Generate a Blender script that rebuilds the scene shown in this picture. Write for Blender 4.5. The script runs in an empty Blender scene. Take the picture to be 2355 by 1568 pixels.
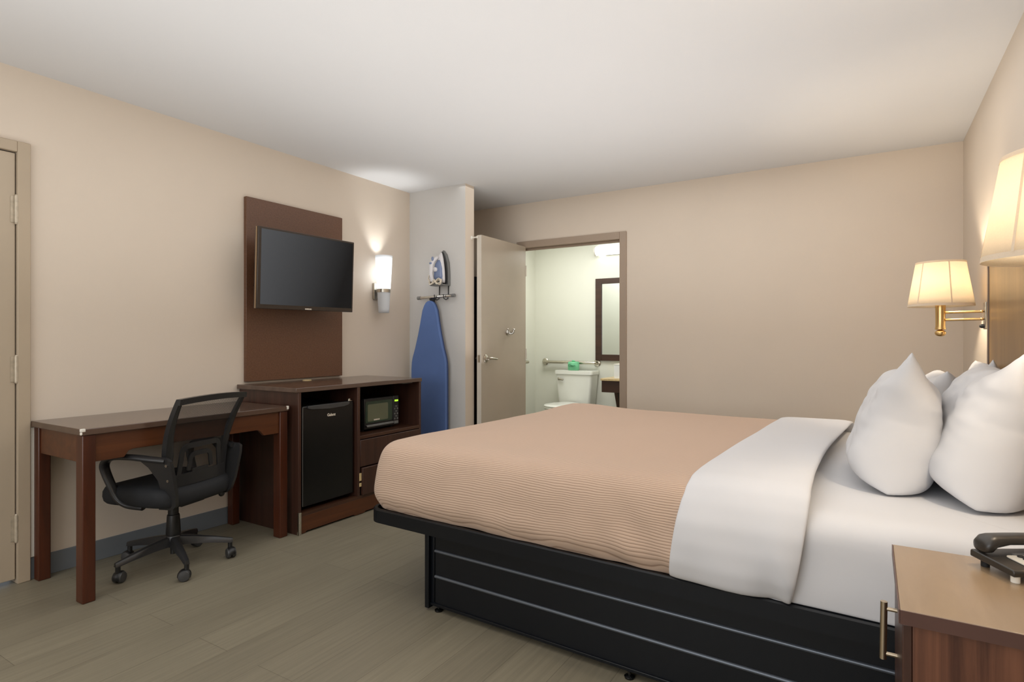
import bpy, bmesh, math, random
from mathutils import Vector, Matrix, noise
random.seed(4)
PI = math.pi
sc = bpy.context.scene
COL = sc.collection

# ------------------------------------------------------------------ helpers
def lin(c):
    return tuple(((v/255)/12.92 if v/255 <= .04045 else ((v/255+.055)/1.055)**2.4) for v in c) + (1,)

MW = {}
def place(o, M):
    MW[o.name] = M

def world_of(o):
    if o is None: return Matrix.Identity(4)
    return MW.get(o.name, Matrix.Identity(4))

def tag(o, label=None, cat=None, group=None, kind=None):
    if label: o['label'] = label
    if cat: o['category'] = cat
    if group: o['group'] = group
    if kind: o['kind'] = kind
    return o

def thing(name, label, cat, loc, rz=0, group=None, kind=None):
    o = bpy.data.objects.new(name, None)
    o.empty_display_size = .05
    COL.objects.link(o)
    o.location = loc; o.rotation_euler = (0, 0, rz)
    place(o, Matrix.Translation(loc) @ Matrix.Rotation(rz, 4, 'Z'))
    return tag(o, label, cat, group, kind)

class MB:
    def __init__(s):
        s.v = []; s.f = []; s.uv = None
    def add(s, vs, fs):
        n = len(s.v)
        s.v += [Vector(p) for p in vs]
        s.f += [tuple(i+n for i in f) for f in fs]
        return s
    def box(s, x0, x1, y0, y1, z0, z1):
        if x0 > x1: x0, x1 = x1, x0
        if y0 > y1: y0, y1 = y1, y0
        if z0 > z1: z0, z1 = z1, z0
        return s.add([(x0,y0,z0),(x1,y0,z0),(x1,y1,z0),(x0,y1,z0),(x0,y0,z1),(x1,y0,z1),(x1,y1,z1),(x0,y1,z1)],
              [(3,2,1,0),(4,5,6,7),(0,1,5,4),(1,2,6,5),(2,3,7,6),(3,0,4,7)])
    def obox(s, M, sx, sy, sz):
        m = MB().box(-sx/2, sx/2, -sy/2, sy/2, -sz/2, sz/2)
        return s.add([M @ p for p in m.v], m.f)
    def prism(s, pts, axis, a, b):
        """polygon pts (2D) extruded along axis from a to b.  x:(y,z) y:(x,z) z:(x,y)"""
        def P(p, t):
            return {'x': (t, p[0], p[1]), 'y': (p[0], t, p[1]), 'z': (p[0], p[1], t)}[axis]
        n = len(pts)
        vs = [P(p, a) for p in pts] + [P(p, b) for p in pts]
        fs = [tuple(range(n-1, -1, -1)), tuple(range(n, 2*n))]
        fs += [(i, (i+1) % n, n+(i+1) % n, n+i) for i in range(n)]
        return s.add(vs, fs)
    def loft(s, rings, closed=True, caps=True, loop=False):
        n = len(rings[0]); vs = [p for r in rings for p in r]; fs = []
        m = len(rings)
        for i in range(m if loop else m-1):
            j = (i+1) % m
            for k in range(n if closed else n-1):
                l = (k+1) % n
                fs.append((i*n+k, i*n+l, j*n+l, j*n+k))
        if caps and not loop:
            fs.append(tuple(range(n-1, -1, -1))); fs.append(tuple(range((m-1)*n, m*n)))
        return s.add(vs, fs)
    def tube(s, pts, r, n=10, loop=False, flat=1.0, up=None):
        pts = [Vector(p) for p in pts]; m = len(pts); rings = []
        rr = r if isinstance(r, (list, tuple)) else [r]*m
        ref = None
        for i, p in enumerate(pts):
            if loop: d = pts[(i+1) % m]-pts[i-1]
            else: d = pts[min(i+1, m-1)]-pts[max(i-1, 0)]
            d.normalize()
            if up is not None:
                a = Vector(up) - d*d.dot(Vector(up)); a.normalize()
            elif ref is None:
                a = d.orthogonal().normalized()
            else:
                a = (ref - d*ref.dot(d)).normalized()
            ref = a; b = d.cross(a)
            rings.append([p + a*math.cos(2*PI*k/n)*rr[i]*flat + b*math.sin(2*PI*k/n)*rr[i] for k in range(n)])
        return s.loft(rings, True, True, loop)
    def lathe(s, prof, c=(0,0,0), n=28, M=None, a0=0, cap=True):
        """prof [(r,z)] about vertical axis through c, or transformed by M"""
        rings = [[Vector((r*math.cos(a0+2*PI*k/n), r*math.sin(a0+2*PI*k/n), z)) for k in range(n)] for r, z in prof]
        M = M or Matrix.Translation(c)
        rings = [[M @ p for p in r] for r in rings]
        return s.loft(rings, True, cap)
    def cyl(s, p, q, r, n=16, r2=None):
        return s.tube([p, q], [r, r if r2 is None else r2], n)
    def ball(s, c, r, n=14, sc=(1,1,1)):
        rings = []
        for i in range(1, n):
            t = PI*i/n
            rings.append([Vector(c)+Vector((sc[0]*r*math.sin(t)*math.cos(2*PI*k/(2*n)), sc[1]*r*math.sin(t)*math.sin(2*PI*k/(2*n)), -sc[2]*r*math.cos(t))) for k in range(2*n)])
        return s.loft(rings)
    def grid(s, P, nu, nv, uvf=None):
        vs = [P(i/(nu-1), j/(nv-1)) for i in range(nu) for j in range(nv)]
        fs = [(i*nv+j, (i+1)*nv+j, (i+1)*nv+j+1, i*nv+j+1) for i in range(nu-1) for j in range(nv-1)]
        return s.add(vs, fs)
    def xf(s, M):
        s.v = [M @ p for p in s.v]; return s
    def build(s, name, mat, parent=None, bevel=0, seg=2, smooth=False, sub=0, local=False, uv=None, solid=0, angle=40):
        """verts are world coordinates unless local=True"""
        me = bpy.data.meshes.new(name)
        vs = s.v
        o = bpy.data.objects.new(name, me)
        COL.objects.link(o)
        if parent is not None:
            o.parent = parent
            if not local:
                Mi = world_of(parent).inverted(); vs = [Mi @ p for p in vs]
            xs = [p.x for p in vs]; ys = [p.y for p in vs]; zs = [p.z for p in vs]
            c = Vector(((min(xs)+max(xs))/2, (min(ys)+max(ys))/2, (min(zs)+max(zs))/2))
            place(o, world_of(parent) @ Matrix.Translation(c))
        else:
            xs = [p.x for p in vs]; ys = [p.y for p in vs]; zs = [p.z for p in vs]
            c = Vector(((min(xs)+max(xs))/2, (min(ys)+max(ys))/2, min(zs)))
            place(o, Matrix.Translation(c))
        me.from_pydata([p-c for p in vs], [], s.f)
        o.location = c
        me.update()
        bm = bmesh.new(); bm.from_mesh(me)
        bmesh.ops.recalc_face_normals(bm, faces=bm.faces)
        bm.to_mesh(me); bm.free()
        if uv:
            ul = me.uv_layers.new(name='UVMap')
            for lp in me.loops: ul.data[lp.index].uv = uv[lp.vertex_index]
        me.materials.append(mat)
        if smooth:
            for p in me.polygons: p.use_smooth = True
            if smooth == 'auto':
                me.set_sharp_from_angle(angle=math.radians(angle))
        if solid:
            m = o.modifiers.new('Solid', 'SOLIDIFY'); m.thickness = solid; m.offset = 0
        if bevel:
            m = o.modifiers.new('Bevel', 'BEVEL'); m.width = bevel; m.segments = seg; m.limit_method = 'ANGLE'; m.angle_limit = math.radians(35)
            for p in me.polygons: p.use_smooth = True
            me.set_sharp_from_angle(angle=math.radians(35))
            m.harden_normals = False
        if sub:
            m = o.modifiers.new('Sub', 'SUBSURF'); m.levels = sub; m.render_levels = sub
        return o

def text(name, s, size, M, mat, parent, ext=.0006, bold=0):
    cu = bpy.data.curves.new(name, 'FONT'); cu.body = s; cu.size = size; cu.extrude = ext; cu.offset = bold
    cu.align_x = 'CENTER'; cu.align_y = 'CENTER'
    t = bpy.data.objects.new('tmp', cu); COL.objects.link(t)
    dg = bpy.context.evaluated_depsgraph_get()
    me = bpy.data.meshes.new_from_object(t.evaluated_get(dg))
    bpy.data.objects.remove(t)
    mb = MB(); mb.add([M @ v.co for v in me.vertices], [tuple(p.vertices) for p in me.polygons])
    return mb.build(name, mat, parent)

def basis(o, ex, ey, ez):
    M = Matrix.Identity(4)
    for i, e in enumerate((ex, ey, ez)):
        for k in range(3): M[k][i] = e[k]
    for k in range(3): M[k][3] = o[k]
    return M

def struct(o):
    o['kind'] = 'structure'; return o

def rrect(w, h, r, n=6, cx=0, cy=0):
    pts = []
    for (sx, sy, a0) in ((1,1,0), (-1,1,PI/2), (-1,-1,PI), (1,-1,1.5*PI)):
        for k in range(n+1):
            a = a0+PI/2*k/n
            pts.append((cx+sx*(w/2-r)+r*math.cos(a), cy+sy*(h/2-r)+r*math.sin(a)))
    return pts

# ------------------------------------------------------------------ materials
def mat(name):
    m = bpy.data.materials.new(name); m.use_nodes = True
    nt = m.node_tree; b = nt.nodes['Principled BSDF']
    return m, nt, b

def N(nt, t, **kw):
    n = nt.nodes.new(t)
    for k, v in kw.items():
        if k in n.inputs: n.inputs[k].default_value = v
        else: setattr(n, k, v)
    return n

def coords(nt, scale=(1,1,1), kind='Object', rot=(0,0,0)):
    tc = N(nt, 'ShaderNodeTexCoord'); mp = N(nt, 'ShaderNodeMapping')
    mp.inputs['Scale'].default_value = scale; mp.inputs['Rotation'].default_value = rot
    nt.links.new(tc.outputs[kind], mp.inputs['Vector'])
    return mp.outputs['Vector']

def ramp(nt, fac, stops):
    r = N(nt, 'ShaderNodeValToRGB')
    e = r.color_ramp.elements
    while len(e) < len(stops): e.new(.5)
    for i, (p, c) in enumerate(stops):
        e[i].position = p; e[i].color = c
    nt.links.new(fac, r.inputs['Fac'])
    return r.outputs['Color']

def bump(nt, b, h, strength, dist=.01):
    n = N(nt, 'ShaderNodeBump'); n.inputs['Strength'].default_value = strength; n.inputs['Distance'].default_value = dist
    nt.links.new(h, n.inputs['Height']); nt.links.new(n.outputs['Normal'], b.inputs['Normal'])

def simple(name, rgb, rough=.5, metal=0, spec=.5, var=.06, vscale=8, bscale=0, bstr=0, coat=0):
    m, nt, b = mat(name)
    c = lin(rgb)
    v = coords(nt)
    nz = N(nt, 'ShaderNodeTexNoise', Scale=vscale, Detail=4.0)
    nt.links.new(v, nz.inputs['Vector'])
    lo = tuple(x*(1-var) for x in c[:3])+(1,); hi = tuple(min(1, x*(1+var)) for x in c[:3])+(1,)
    nt.links.new(ramp(nt, nz.outputs['Fac'], [(.3, lo), (.7, hi)]), b.inputs['Base Color'])
    b.inputs['Roughness'].default_value = rough; b.inputs['Metallic'].default_value = metal
    b.inputs['Specular IOR Level'].default_value = spec
    b.inputs['Coat Weight'].default_value = coat
    if bscale:
        n2 = N(nt, 'ShaderNodeTexNoise', Scale=bscale, Detail=3.0)
        nt.links.new(v, n2.inputs['Vector'])
        bump(nt, b, n2.outputs['Fac'], bstr, .005)
    return m

def wood(name, c1, c2, axis='z', rough=.35, scale=30, spec=.5, str_=.05):
    m, nt, b = mat(name)
    s = {'x': (1.2, scale, scale), 'y': (scale, 1.2, scale), 'z': (scale, scale, 1.2)}[axis]
    v = coords(nt, s)
    nz = N(nt, 'ShaderNodeTexNoise', Scale=1.0, Detail=6.0, Roughness=.6, Distortion=.6)
    nt.links.new(v, nz.inputs['Vector'])
    col = ramp(nt, nz.outputs['Fac'], [(.3, lin(c1)), (.72, lin(c2))])
    nt.links.new(col, b.inputs['Base Color'])
    b.inputs['Roughness'].default_value = rough; b.inputs['Specular IOR Level'].default_value = spec
    bump(nt, b, nz.outputs['Fac'], str_, .002)
    return m

def emit(name, rgb, strength):
    m, nt, b = mat(name)
    b.inputs['Base Color'].default_value = lin(rgb)
    b.inputs['Emission Color'].default_value = lin(rgb); b.inputs['Emission Strength'].default_value = strength
    return m

M_wall = simple('beige_wall_paint', (213,200,184), .55, var=.015, vscale=2, bscale=260, bstr=.06, spec=.35)
M_wall_grey = simple('grey_wall_paint', (204,202,198), .55, var=.015, vscale=2, bscale=260, bstr=.06, spec=.35)
M_ceil = simple('white_ceiling_paint', (212,212,212), .8, var=.01, vscale=1.5, bscale=200, bstr=.05, spec=.2)
M_bath = simple('bathroom_wall_paint', (213,213,201), .45, var=.01, vscale=2, spec=.4)
M_base = simple('grey_vinyl_base', (112,118,124), .5, var=.05, vscale=5)
M_frame_door = simple('door_paint', (176,160,138), .45, var=.04, vscale=3)
M_door = simple('tan_door_paint', (178,163,142), .4, var=.05, vscale=2)
M_bathdoor = simple('semi_gloss_door_paint', (176,164,148), .24, var=.03, vscale=3, bscale=14, bstr=.05)
M_trimdark = simple('taupe_door_frame_paint', (160,142,124), .42, var=.03, vscale=3)
M_edge = simple('door_edge_paint', (205,198,186), .5, var=.04)
M_wood = wood('dark_cherry_laminate', (50,31,24), (74,47,36), 'z', .36)
M_woody = wood('dark_cherry_laminate_y', (50,30,20), (74,46,31), 'y', .34)
M_woodx = wood('dark_cherry_laminate_x', (46,28,20), (68,43,31), 'x', .34)
M_woodtop = wood('sheen_lightened_top', (74,56,46), (92,72,60), 'y', .16, scale=14, spec=.8, str_=.01)  # base lightened to paint in the grey reflection on the furniture tops
M_red = wood('reddish_stained_wood', (54,25,13), (88,42,22), 'z', .33, scale=20)
M_redy = wood('reddish_stained_wood_y', (70,38,20), (96,55,30), 'y', .33, scale=20)
M_panelw = wood('walnut_veneer_panel', (88,57,39), (108,75,53), 'x', .38, scale=120, str_=.03)
M_night = wood('nightstand_veneer', (62,34,24), (122,80,58), 'z', .4, scale=34)
M_nighttop = wood('nightstand_top_laminate', (132,110,84), (154,130,102), 'y', .3, scale=10, spec=.8, str_=.02)  # lighter than the sides: lamp reflection put into the base colour
M_nightedge = simple('nightstand_edge_band', (84,58,50), .4, var=.08)
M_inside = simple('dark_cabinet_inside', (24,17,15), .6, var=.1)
M_black = simple('black_plastic', (22,22,23), .38, var=.08)
M_blackmat = simple('black_matte_plastic', (30,30,31), .5, var=.1, vscale=20)
M_castor = simple('dark_grey_castor_plastic', (58,58,58), .45, var=.08)
M_arm = simple('black_armrest_plastic', (40,40,41), .32, var=.06)
M_frig = simple('black_fridge_enamel', (14,14,14), .33, var=.1, vscale=30)
M_glossblack = simple('gloss_black_plastic', (12,13,13), .15, var=.05)
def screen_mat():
    m, nt, b = mat('tv_screen_painted_sheen')
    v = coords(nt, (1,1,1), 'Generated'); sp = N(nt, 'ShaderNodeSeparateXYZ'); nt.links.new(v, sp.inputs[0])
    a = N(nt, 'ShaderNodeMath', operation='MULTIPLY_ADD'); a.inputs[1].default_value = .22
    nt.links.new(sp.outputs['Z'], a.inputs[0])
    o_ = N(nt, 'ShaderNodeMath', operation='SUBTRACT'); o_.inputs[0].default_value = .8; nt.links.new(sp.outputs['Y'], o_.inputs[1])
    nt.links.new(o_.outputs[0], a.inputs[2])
    c = ramp(nt, a.outputs[0], [(.0, lin((20,20,21))), (1.0, lin((78,79,81)))])  # reflection-like sheen painted into the emission, grey fading to black
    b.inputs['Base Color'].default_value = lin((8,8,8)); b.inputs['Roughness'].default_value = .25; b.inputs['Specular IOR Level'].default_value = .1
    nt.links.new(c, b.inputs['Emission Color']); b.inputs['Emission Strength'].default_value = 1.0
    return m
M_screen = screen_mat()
M_bronze = simple('tv_bezel', (46,36,28), .3, var=.05)
M_bezedge = simple('tv_bezel_edge', (165,140,112), .3, metal=.6, var=.05)
M_seat = simple('black_seat_fabric', (18,20,24), .75, var=.15, vscale=60, bscale=500, bstr=.2)
M_chrome = simple('brushed_nickel', (190,184,172), .28, metal=1, var=.03)
M_chromed = simple('polished_chrome', (205,203,198), .12, metal=1, var=.02)
M_steel = simple('stainless_steel', (196,190,176), .25, metal=1, var=.03)
M_brass = simple('satin_brass', (214,180,124), .25, metal=1, var=.03)
M_handle = simple('champagne_nickel_handle', (196,180,156), .3, metal=1, var=.03)
M_bedfr = simple('black_painted_steel', (8,12,18), .36, var=.08, vscale=12, spec=.35)
M_highlight = simple('groove_highlight_grey', (92,98,106), .3, metal=.5, var=.05)  # lighter grey that paints the highlights along the panel grooves
M_sheet = simple('white_cotton_sheet', (206,206,208), .85, var=.008, vscale=3, spec=.2, bscale=16, bstr=.08)
M_pillow = simple('white_pillowcase', (207,207,209), .85, var=.008, vscale=3, spec=.2, bscale=14, bstr=.1)
M_blue = simple('blue_ironing_cover', (86,112,164), .8, var=.05, vscale=6, bscale=20, bstr=.08)
M_bluedk = simple('blue_ironing_cover_hem', (48,64,104), .8, var=.05)
M_ironw = simple('white_iron_plastic', (214,212,214), .3, var=.02)
M_ironb = simple('blue_iron_plastic', (118,132,164), .25, var=.05)
M_grey = simple('grey_plastic', (112,112,110), .45, var=.05)
M_cream = simple('cream_cord', (212,202,184), .5, var=.04)
M_porc = simple('white_porcelain', (226,226,218), .12, var=.01)
M_green = simple('green_paper_wrap', (112,188,142), .6, var=.12, vscale=22)
M_darkgreen = simple('dark_green_print', (50,120,80), .6)
M_tissue = simple('white_box', (225,226,224), .6, var=.02)
M_counter = simple('beige_stone_counter', (200,176,132), .3, var=.15, vscale=60)
M_white = simple('white_plastic', (226,222,212), .4, var=.02)
M_logo = simple('silver_badge', (222,212,196), .35, var=.02)
M_gold = simple('beige_hinge_plate', (214,190,140), .4, var=.05)
M_rubber = simple('dark_rubber', (25,25,26), .7)
M_cloth = simple('black_cloth', (26,26,34), .9, var=.2, vscale=14)
M_phone = simple('black_phone_plastic', (44,40,36), .35, var=.05)
M_plate = simple('phone_face_plate', (206,202,192), .4, var=.02)
M_paintmetal = simple('painted_hinge', (188,176,156), .4, metal=.3, var=.15, vscale=40)
M_headb = wood('headboard_laminate', (122,94,56), (150,116,70), 'z', .34, scale=8, spec=.6, str_=.0)  # golden lamp reflection put into the base colour
M_headedge = simple('headboard_edge', (96,80,72), .4)

# floor planks
def floor_mat():
    m, nt, b = mat('vinyl_plank_floor')
    v = coords(nt, (1,1,1), 'Object', (0,0,PI/2))
    br = N(nt, 'ShaderNodeTexBrick')
    br.offset = .37; br.inputs['Scale'].default_value = 1.0
    br.inputs['Brick Width'].default_value = 1.22; br.inputs['Row Height'].default_value = .183
    br.inputs['Mortar Size'].default_value = .0011; br.inputs['Mortar Smooth'].default_value = .3
    br.inputs['Color1'].default_value = lin((124,117,100)); br.inputs['Color2'].default_value = lin((131,124,106))
    br.inputs['Mortar'].default_value = lin((98,90,76)); br.inputs['Bias'].default_value = 0
    nt.links.new(v, br.inputs['Vector'])
    v2 = coords(nt, (70,2.2,1))
    nz = N(nt, 'ShaderNodeTexNoise', Scale=1.0, Detail=6.0, Roughness=.65)
    nt.links.new(v2, nz.inputs['Vector'])
    v3 = coords(nt, (2,1,1))
    n3 = N(nt, 'ShaderNodeTexNoise', Scale=1.3, Detail=3.0); nt.links.new(v3, n3.inputs['Vector'])
    g = ramp(nt, nz.outputs['Fac'], [(.3, (.84,.84,.84,1)), (.7, (1.08,1.08,1.08,1))])
    g3 = ramp(nt, n3.outputs['Fac'], [(.3, (.93,.93,.93,1)), (.7, (1.05,1.05,1.05,1))])
    mx = N(nt, 'ShaderNodeMix', data_type='RGBA', blend_type='MULTIPLY'); mx.inputs[0].default_value = 1
    nt.links.new(br.outputs['Color'], mx.inputs[6]); nt.links.new(g, mx.inputs[7])
    m2 = N(nt, 'ShaderNodeMix', data_type='RGBA', blend_type='MULTIPLY'); m2.inputs[0].default_value = 1
    nt.links.new(mx.outputs[2], m2.inputs[6]); nt.links.new(g3, m2.inputs[7])
    nt.links.new(m2.outputs[2], b.inputs['Base Color'])
    b.inputs['Roughness'].default_value = .42; b.inputs['Specular IOR Level'].default_value = .45
    bump(nt, b, nz.outputs['Fac'], .04, .002)
    return m
M_floor = floor_mat()

def spread_mat():
    m, nt, b = mat('ribbed_tan_bedspread')
    tc = N(nt, 'ShaderNodeTexCoord'); sp = N(nt, 'ShaderNodeSeparateXYZ')
    nt.links.new(tc.outputs['UV'], sp.inputs[0])
    mp = N(nt, 'ShaderNodeMapping'); mp.inputs['Scale'].default_value = (1.9, 3.2, 1)
    nt.links.new(tc.outputs['UV'], mp.inputs['Vector'])
    nz = N(nt, 'ShaderNodeTexNoise', Scale=1.6, Detail=2.5); nt.links.new(mp.outputs[0], nz.inputs['Vector'])
    mp2 = N(nt, 'ShaderNodeMapping'); mp2.inputs['Scale'].default_value = (13, 22, 1)
    nt.links.new(tc.outputs['UV'], mp2.inputs['Vector'])
    nz2 = N(nt, 'ShaderNodeTexNoise', Scale=1.0, Detail=2.0); nt.links.new(mp2.outputs[0], nz2.inputs['Vector'])
    def math_(op, a, bb):
        n = N(nt, 'ShaderNodeMath', operation=op)
        for i, q in enumerate((a, bb)):
            if q is None: continue
            if isinstance(q, (int, float)): n.inputs[i].default_value = q
            else: nt.links.new(q, n.inputs[i])
        return n.outputs[0]
    w = math_('ADD', sp.outputs['Y'], math_('MULTIPLY', nz.outputs['Fac'], .045))
    w = math_('ADD', w, math_('MULTIPLY', nz2.outputs['Fac'], .0032))
    s = math_('SINE', math_('MULTIPLY', w, 2*PI/.0105), None)
    s = math_('MULTIPLY', math_('ADD', s, 1.0), .5)
    h = math_('POWER', s, .55)
    amp = ramp(nt, nz.outputs['Fac'], [(.25, (.45,)*3+(1,)), (.65, (1,1,1,1))])
    # side drape shows ribs strongly, the stretched top hardly
    vy = ramp(nt, math_('ADD', math_('MULTIPLY', sp.outputs['Y'], 1.0), .3), [(.26, (1,1,1,1)), (.62, (.22,.22,.22,1))])
    hh = math_('MULTIPLY', math_('MULTIPLY', h, amp), vy)
    c = ramp(nt, h, [(.0, lin((146,120,101))), (.5, lin((195,170,150)))])  # shade between the ribs painted into the colour
    flat = N(nt, 'ShaderNodeMix', data_type='RGBA'); nt.links.new(vy, flat.inputs[0])
    flat.inputs[6].default_value = lin((186,159,138)); nt.links.new(c, flat.inputs[7])
    nt.links.new(flat.outputs[2], b.inputs['Base Color'])
    b.inputs['Roughness'].default_value = .9; b.inputs['Specular IOR Level'].default_value = .15
    b.inputs['Sheen Weight'].default_value = .15
    bump(nt, b, hh, .45, .003)
    return m
M_spread = spread_mat()

def shade_mat(name, rgb, trans=.55, em=0.0):
    m, nt, b = mat(name)
    out = nt.nodes['Material Output']
    d = N(nt, 'ShaderNodeBsdfDiffuse'); t = N(nt, 'ShaderNodeBsdfTranslucent')
    v = coords(nt); nz = N(nt, 'ShaderNodeTexNoise', Scale=300.0); nt.links.new(v, nz.inputs['Vector'])
    c = ramp(nt, nz.outputs['Fac'], [(.3, tuple(x*.96 for x in lin(rgb)[:3])+(1,)), (.7, lin(rgb))])
    nt.links.new(c, d.inputs[0]); nt.links.new(c, t.inputs[0])
    mx = N(nt, 'ShaderNodeMixShader'); mx.inputs[0].default_value = trans
    nt.links.new(d.outputs[0], mx.inputs[1]); nt.links.new(t.outputs[0], mx.inputs[2])
    nt.links.new(mx.outputs[0], out.inputs['Surface'])
    nt.nodes.remove(b)
    return m
M_shade = shade_mat('linen_lamp_shade', (244,234,216), .5)
M_shadehem = shade_mat('lamp_shade_hem', (226,212,192), .25)
M_glass = shade_mat('opal_sconce_glass', (246,248,250), .6)
M_bulb = emit('warm_bulb', (255,226,178), 14)
M_tube = emit('bathroom_tube', (255,255,252), 3.2)
M_green_led = emit('green_display', (176,226,60), 1.2)

def mirror_mat():
    m, nt, b = mat('mirror_glass')
    b.inputs['Base Color'].default_value = (.86,.88,.88,1); b.inputs['Metallic'].default_value = 1; b.inputs['Roughness'].default_value = .02
    return m
M_mirror = mirror_mat()

def meshback_mat():
    m, nt, b = mat('black_back_mesh_fabric')
    out = nt.nodes['Material Output']
    b.inputs['Base Color'].default_value = lin((26,26,27)); b.inputs['Roughness'].default_value = .6
    v = coords(nt, (1,1,1), 'UV', (0,0,PI/4))
    ck = N(nt, 'ShaderNodeTexVoronoi', Scale=230.0); ck.distance = 'CHEBYCHEV'; ck.inputs['Randomness'].default_value = 0.0
    nt.links.new(v, ck.inputs['Vector'])
    mt = N(nt, 'ShaderNodeMath', operation='LESS_THAN'); mt.inputs[1].default_value = .325
    nt.links.new(ck.outputs['Distance'], mt.inputs[0])
    tr = N(nt, 'ShaderNodeBsdfTransparent'); mx = N(nt, 'ShaderNodeMixShader')
    nt.links.new(mt.outputs[0], mx.inputs[0]); nt.links.new(b.outputs[0], mx.inputs[1]); nt.links.new(tr.outputs[0], mx.inputs[2])
    nt.links.new(mx.outputs[0], out.inputs['Surface'])
    return m
M_net = meshback_mat()

# ------------------------------------------------------------------ room shell
XL, XR, YF, YN, ZC = -3.44, .515, 4.745, -2.3, 2.44
WT = .1
def S(name, mb, m, **kw): return struct(mb.build(name, m, **kw))
S('floor', MB().box(-4.3, XR+WT, YN-WT, 6.5, -.08, 0), M_floor)
S('ceiling', MB().box(-4.3, XR+WT, YN-WT, 6.5, ZC, ZC+.1), M_ceil)
# left wall with door opening (y .23..1.125, z 0..2.045)
D1a, D1b, D1h = .20, 1.122, 2.045
S('wall_left', MB().box(XL-WT, XL, YN, D1a, 0, ZC).box(XL-WT, XL, D1b, YF, 0, ZC).box(XL-WT, XL, D1a, D1b, D1h, ZC), M_wall)
S('wall_right', MB().box(XR, XR+WT, YN, YF, 0, ZC), M_wall)
# far wall with bathroom opening
OX0, OX1, OZ = -2.86, -1.819, 2.03
S('wall_far', MB().box(XL-WT, OX0, YF, YF+.12, 0, ZC).box(OX1, XR+WT, YF, YF+.12, 0, ZC).box(OX0, OX1, YF, YF+.12, OZ, ZC), M_wall)
S('wall_stub', MB().box(XL, -2.837, 3.878, 3.999, 0, ZC), M_wall_grey)
# narrow beige end face of the stub wall
S('trim_3', MB().box(-2.837, -2.8355, 3.878, 3.999, 0, ZC), M_wall)
# near wall with a window behind the camera
WX0, WX1, WZ0, WZ1 = -2.9, .1, .75, 2.2
S('wall_near', MB().box(XL-WT, WX0, YN-WT, YN, 0, ZC).box(WX1, XR+WT, YN-WT, YN, 0, ZC).box(WX0, WX1, YN-WT, YN, 0, WZ0).box(WX0, WX1, YN-WT, YN, WZ1, ZC), M_wall)
wn = S('window_1', MB().box(WX0, WX1, YN-.06, YN-.02, WZ0, WZ0+.05).box(WX0, WX1, YN-.06, YN-.02, WZ1-.05, WZ1)
       .box(WX0, WX0+.05, YN-.06, YN-.02, WZ0, WZ1).box(WX1-.05, WX1, YN-.06, YN-.02, WZ0, WZ1).box(-1.43, -1.37, YN-.06, YN-.02, WZ0, WZ1), M_white, bevel=.004)
# baseboards (grey vinyl cove base)
S('baseboard_left', MB().box(XL, XL+.006, 1.165, 3.878, 0, .105), M_base, bevel=.002)
S('baseboard_far', MB().box(-1.765, XR, YF-.006, YF, 0, .105), M_base, bevel=.002)
S('baseboard_right', MB().box(XR-.006, XR, YN, YF-.006, 0, .105), M_base, bevel=.002)
S('baseboard_stub', MB().box(XL+.006, -2.837, 3.872, 3.878, 0, .105), M_base, bevel=.002)
# bathroom shell
BXL, BXR, BYF = -3.537, -1.60, 6.30
S('wall_bathroom_left', MB().box(BXL-.1, BXL, YF+.12, BYF, 0, ZC), M_bath)
S('wall_bathroom_right', MB().box(BXR, BXR+.1, YF+.12, BYF, 0, ZC), M_bath)
S('wall_bathroom_far', MB().box(BXL-.1, BXR+.1, BYF, BYF+.1, 0, ZC), M_bath)
S('wall_bathroom_near', MB().box(BXL, OX0, YF+.121, YF+.13, 0, ZC).box(OX1, BXR, YF+.121, YF+.13, 0, ZC).box(OX0, OX1, YF+.121, YF+.13, OZ, ZC), M_bath)

# ---- door 1 (left, closed, three painted hinges)
fr = MB()
fw = .043
fr.box(XL-.06, XL+.02, D1b-.008, D1b+fw, 0, D1h+fw).box(XL-.06, XL+.02, D1a-fw, D1a+.008, 0, D1h+fw).box(XL-.06, XL+.02, D1a+.008, D1b-.008, D1h-.008, D1h+fw)
S('trim_1', fr, M_frame_door, bevel=.003)
d1 = S('door_1', MB().box(XL-.045, XL+.004, D1a+.012, D1b-.012, .022, D1h-.013), M_door, bevel=.002)
for (z0, z1) in ((.202,.323), (.953,1.072), (1.704,1.828)):
    h = MB().cyl((XL+.013, D1b-.010, z0), (XL+.013, D1b-.010, z1), .0085, 12)
    for k in range(1, 5):
        zz = z0+(z1-z0)*k/5
        h.cyl((XL+.013, D1b-.010, zz-.0015), (XL+.013, D1b-.010, zz+.0015), .0094, 12)
    h.box(XL+.0045, XL+.007, D1b-.03, D1b-.012, z0, z1)
    h.ball((XL+.013, D1b-.010, z1+.002), .0075, 6).ball((XL+.013, D1b-.010, z0-.002), .0075, 6)
    h.build('hinge', M_paintmetal, d1, smooth='auto')
kn = MB().lathe([(.031,0),(.031,.006),(.012,.012),(.012,.035),(.026,.045),(.029,.058),(.022,.068),(0.003,.07)], M=Matrix.Translation((XL+.004, D1a+.08, .98)) @ Matrix.Rotation(PI/2, 4, 'Y'))
kn.build('door_knob', M_chrome, d1, smooth='auto')

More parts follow.
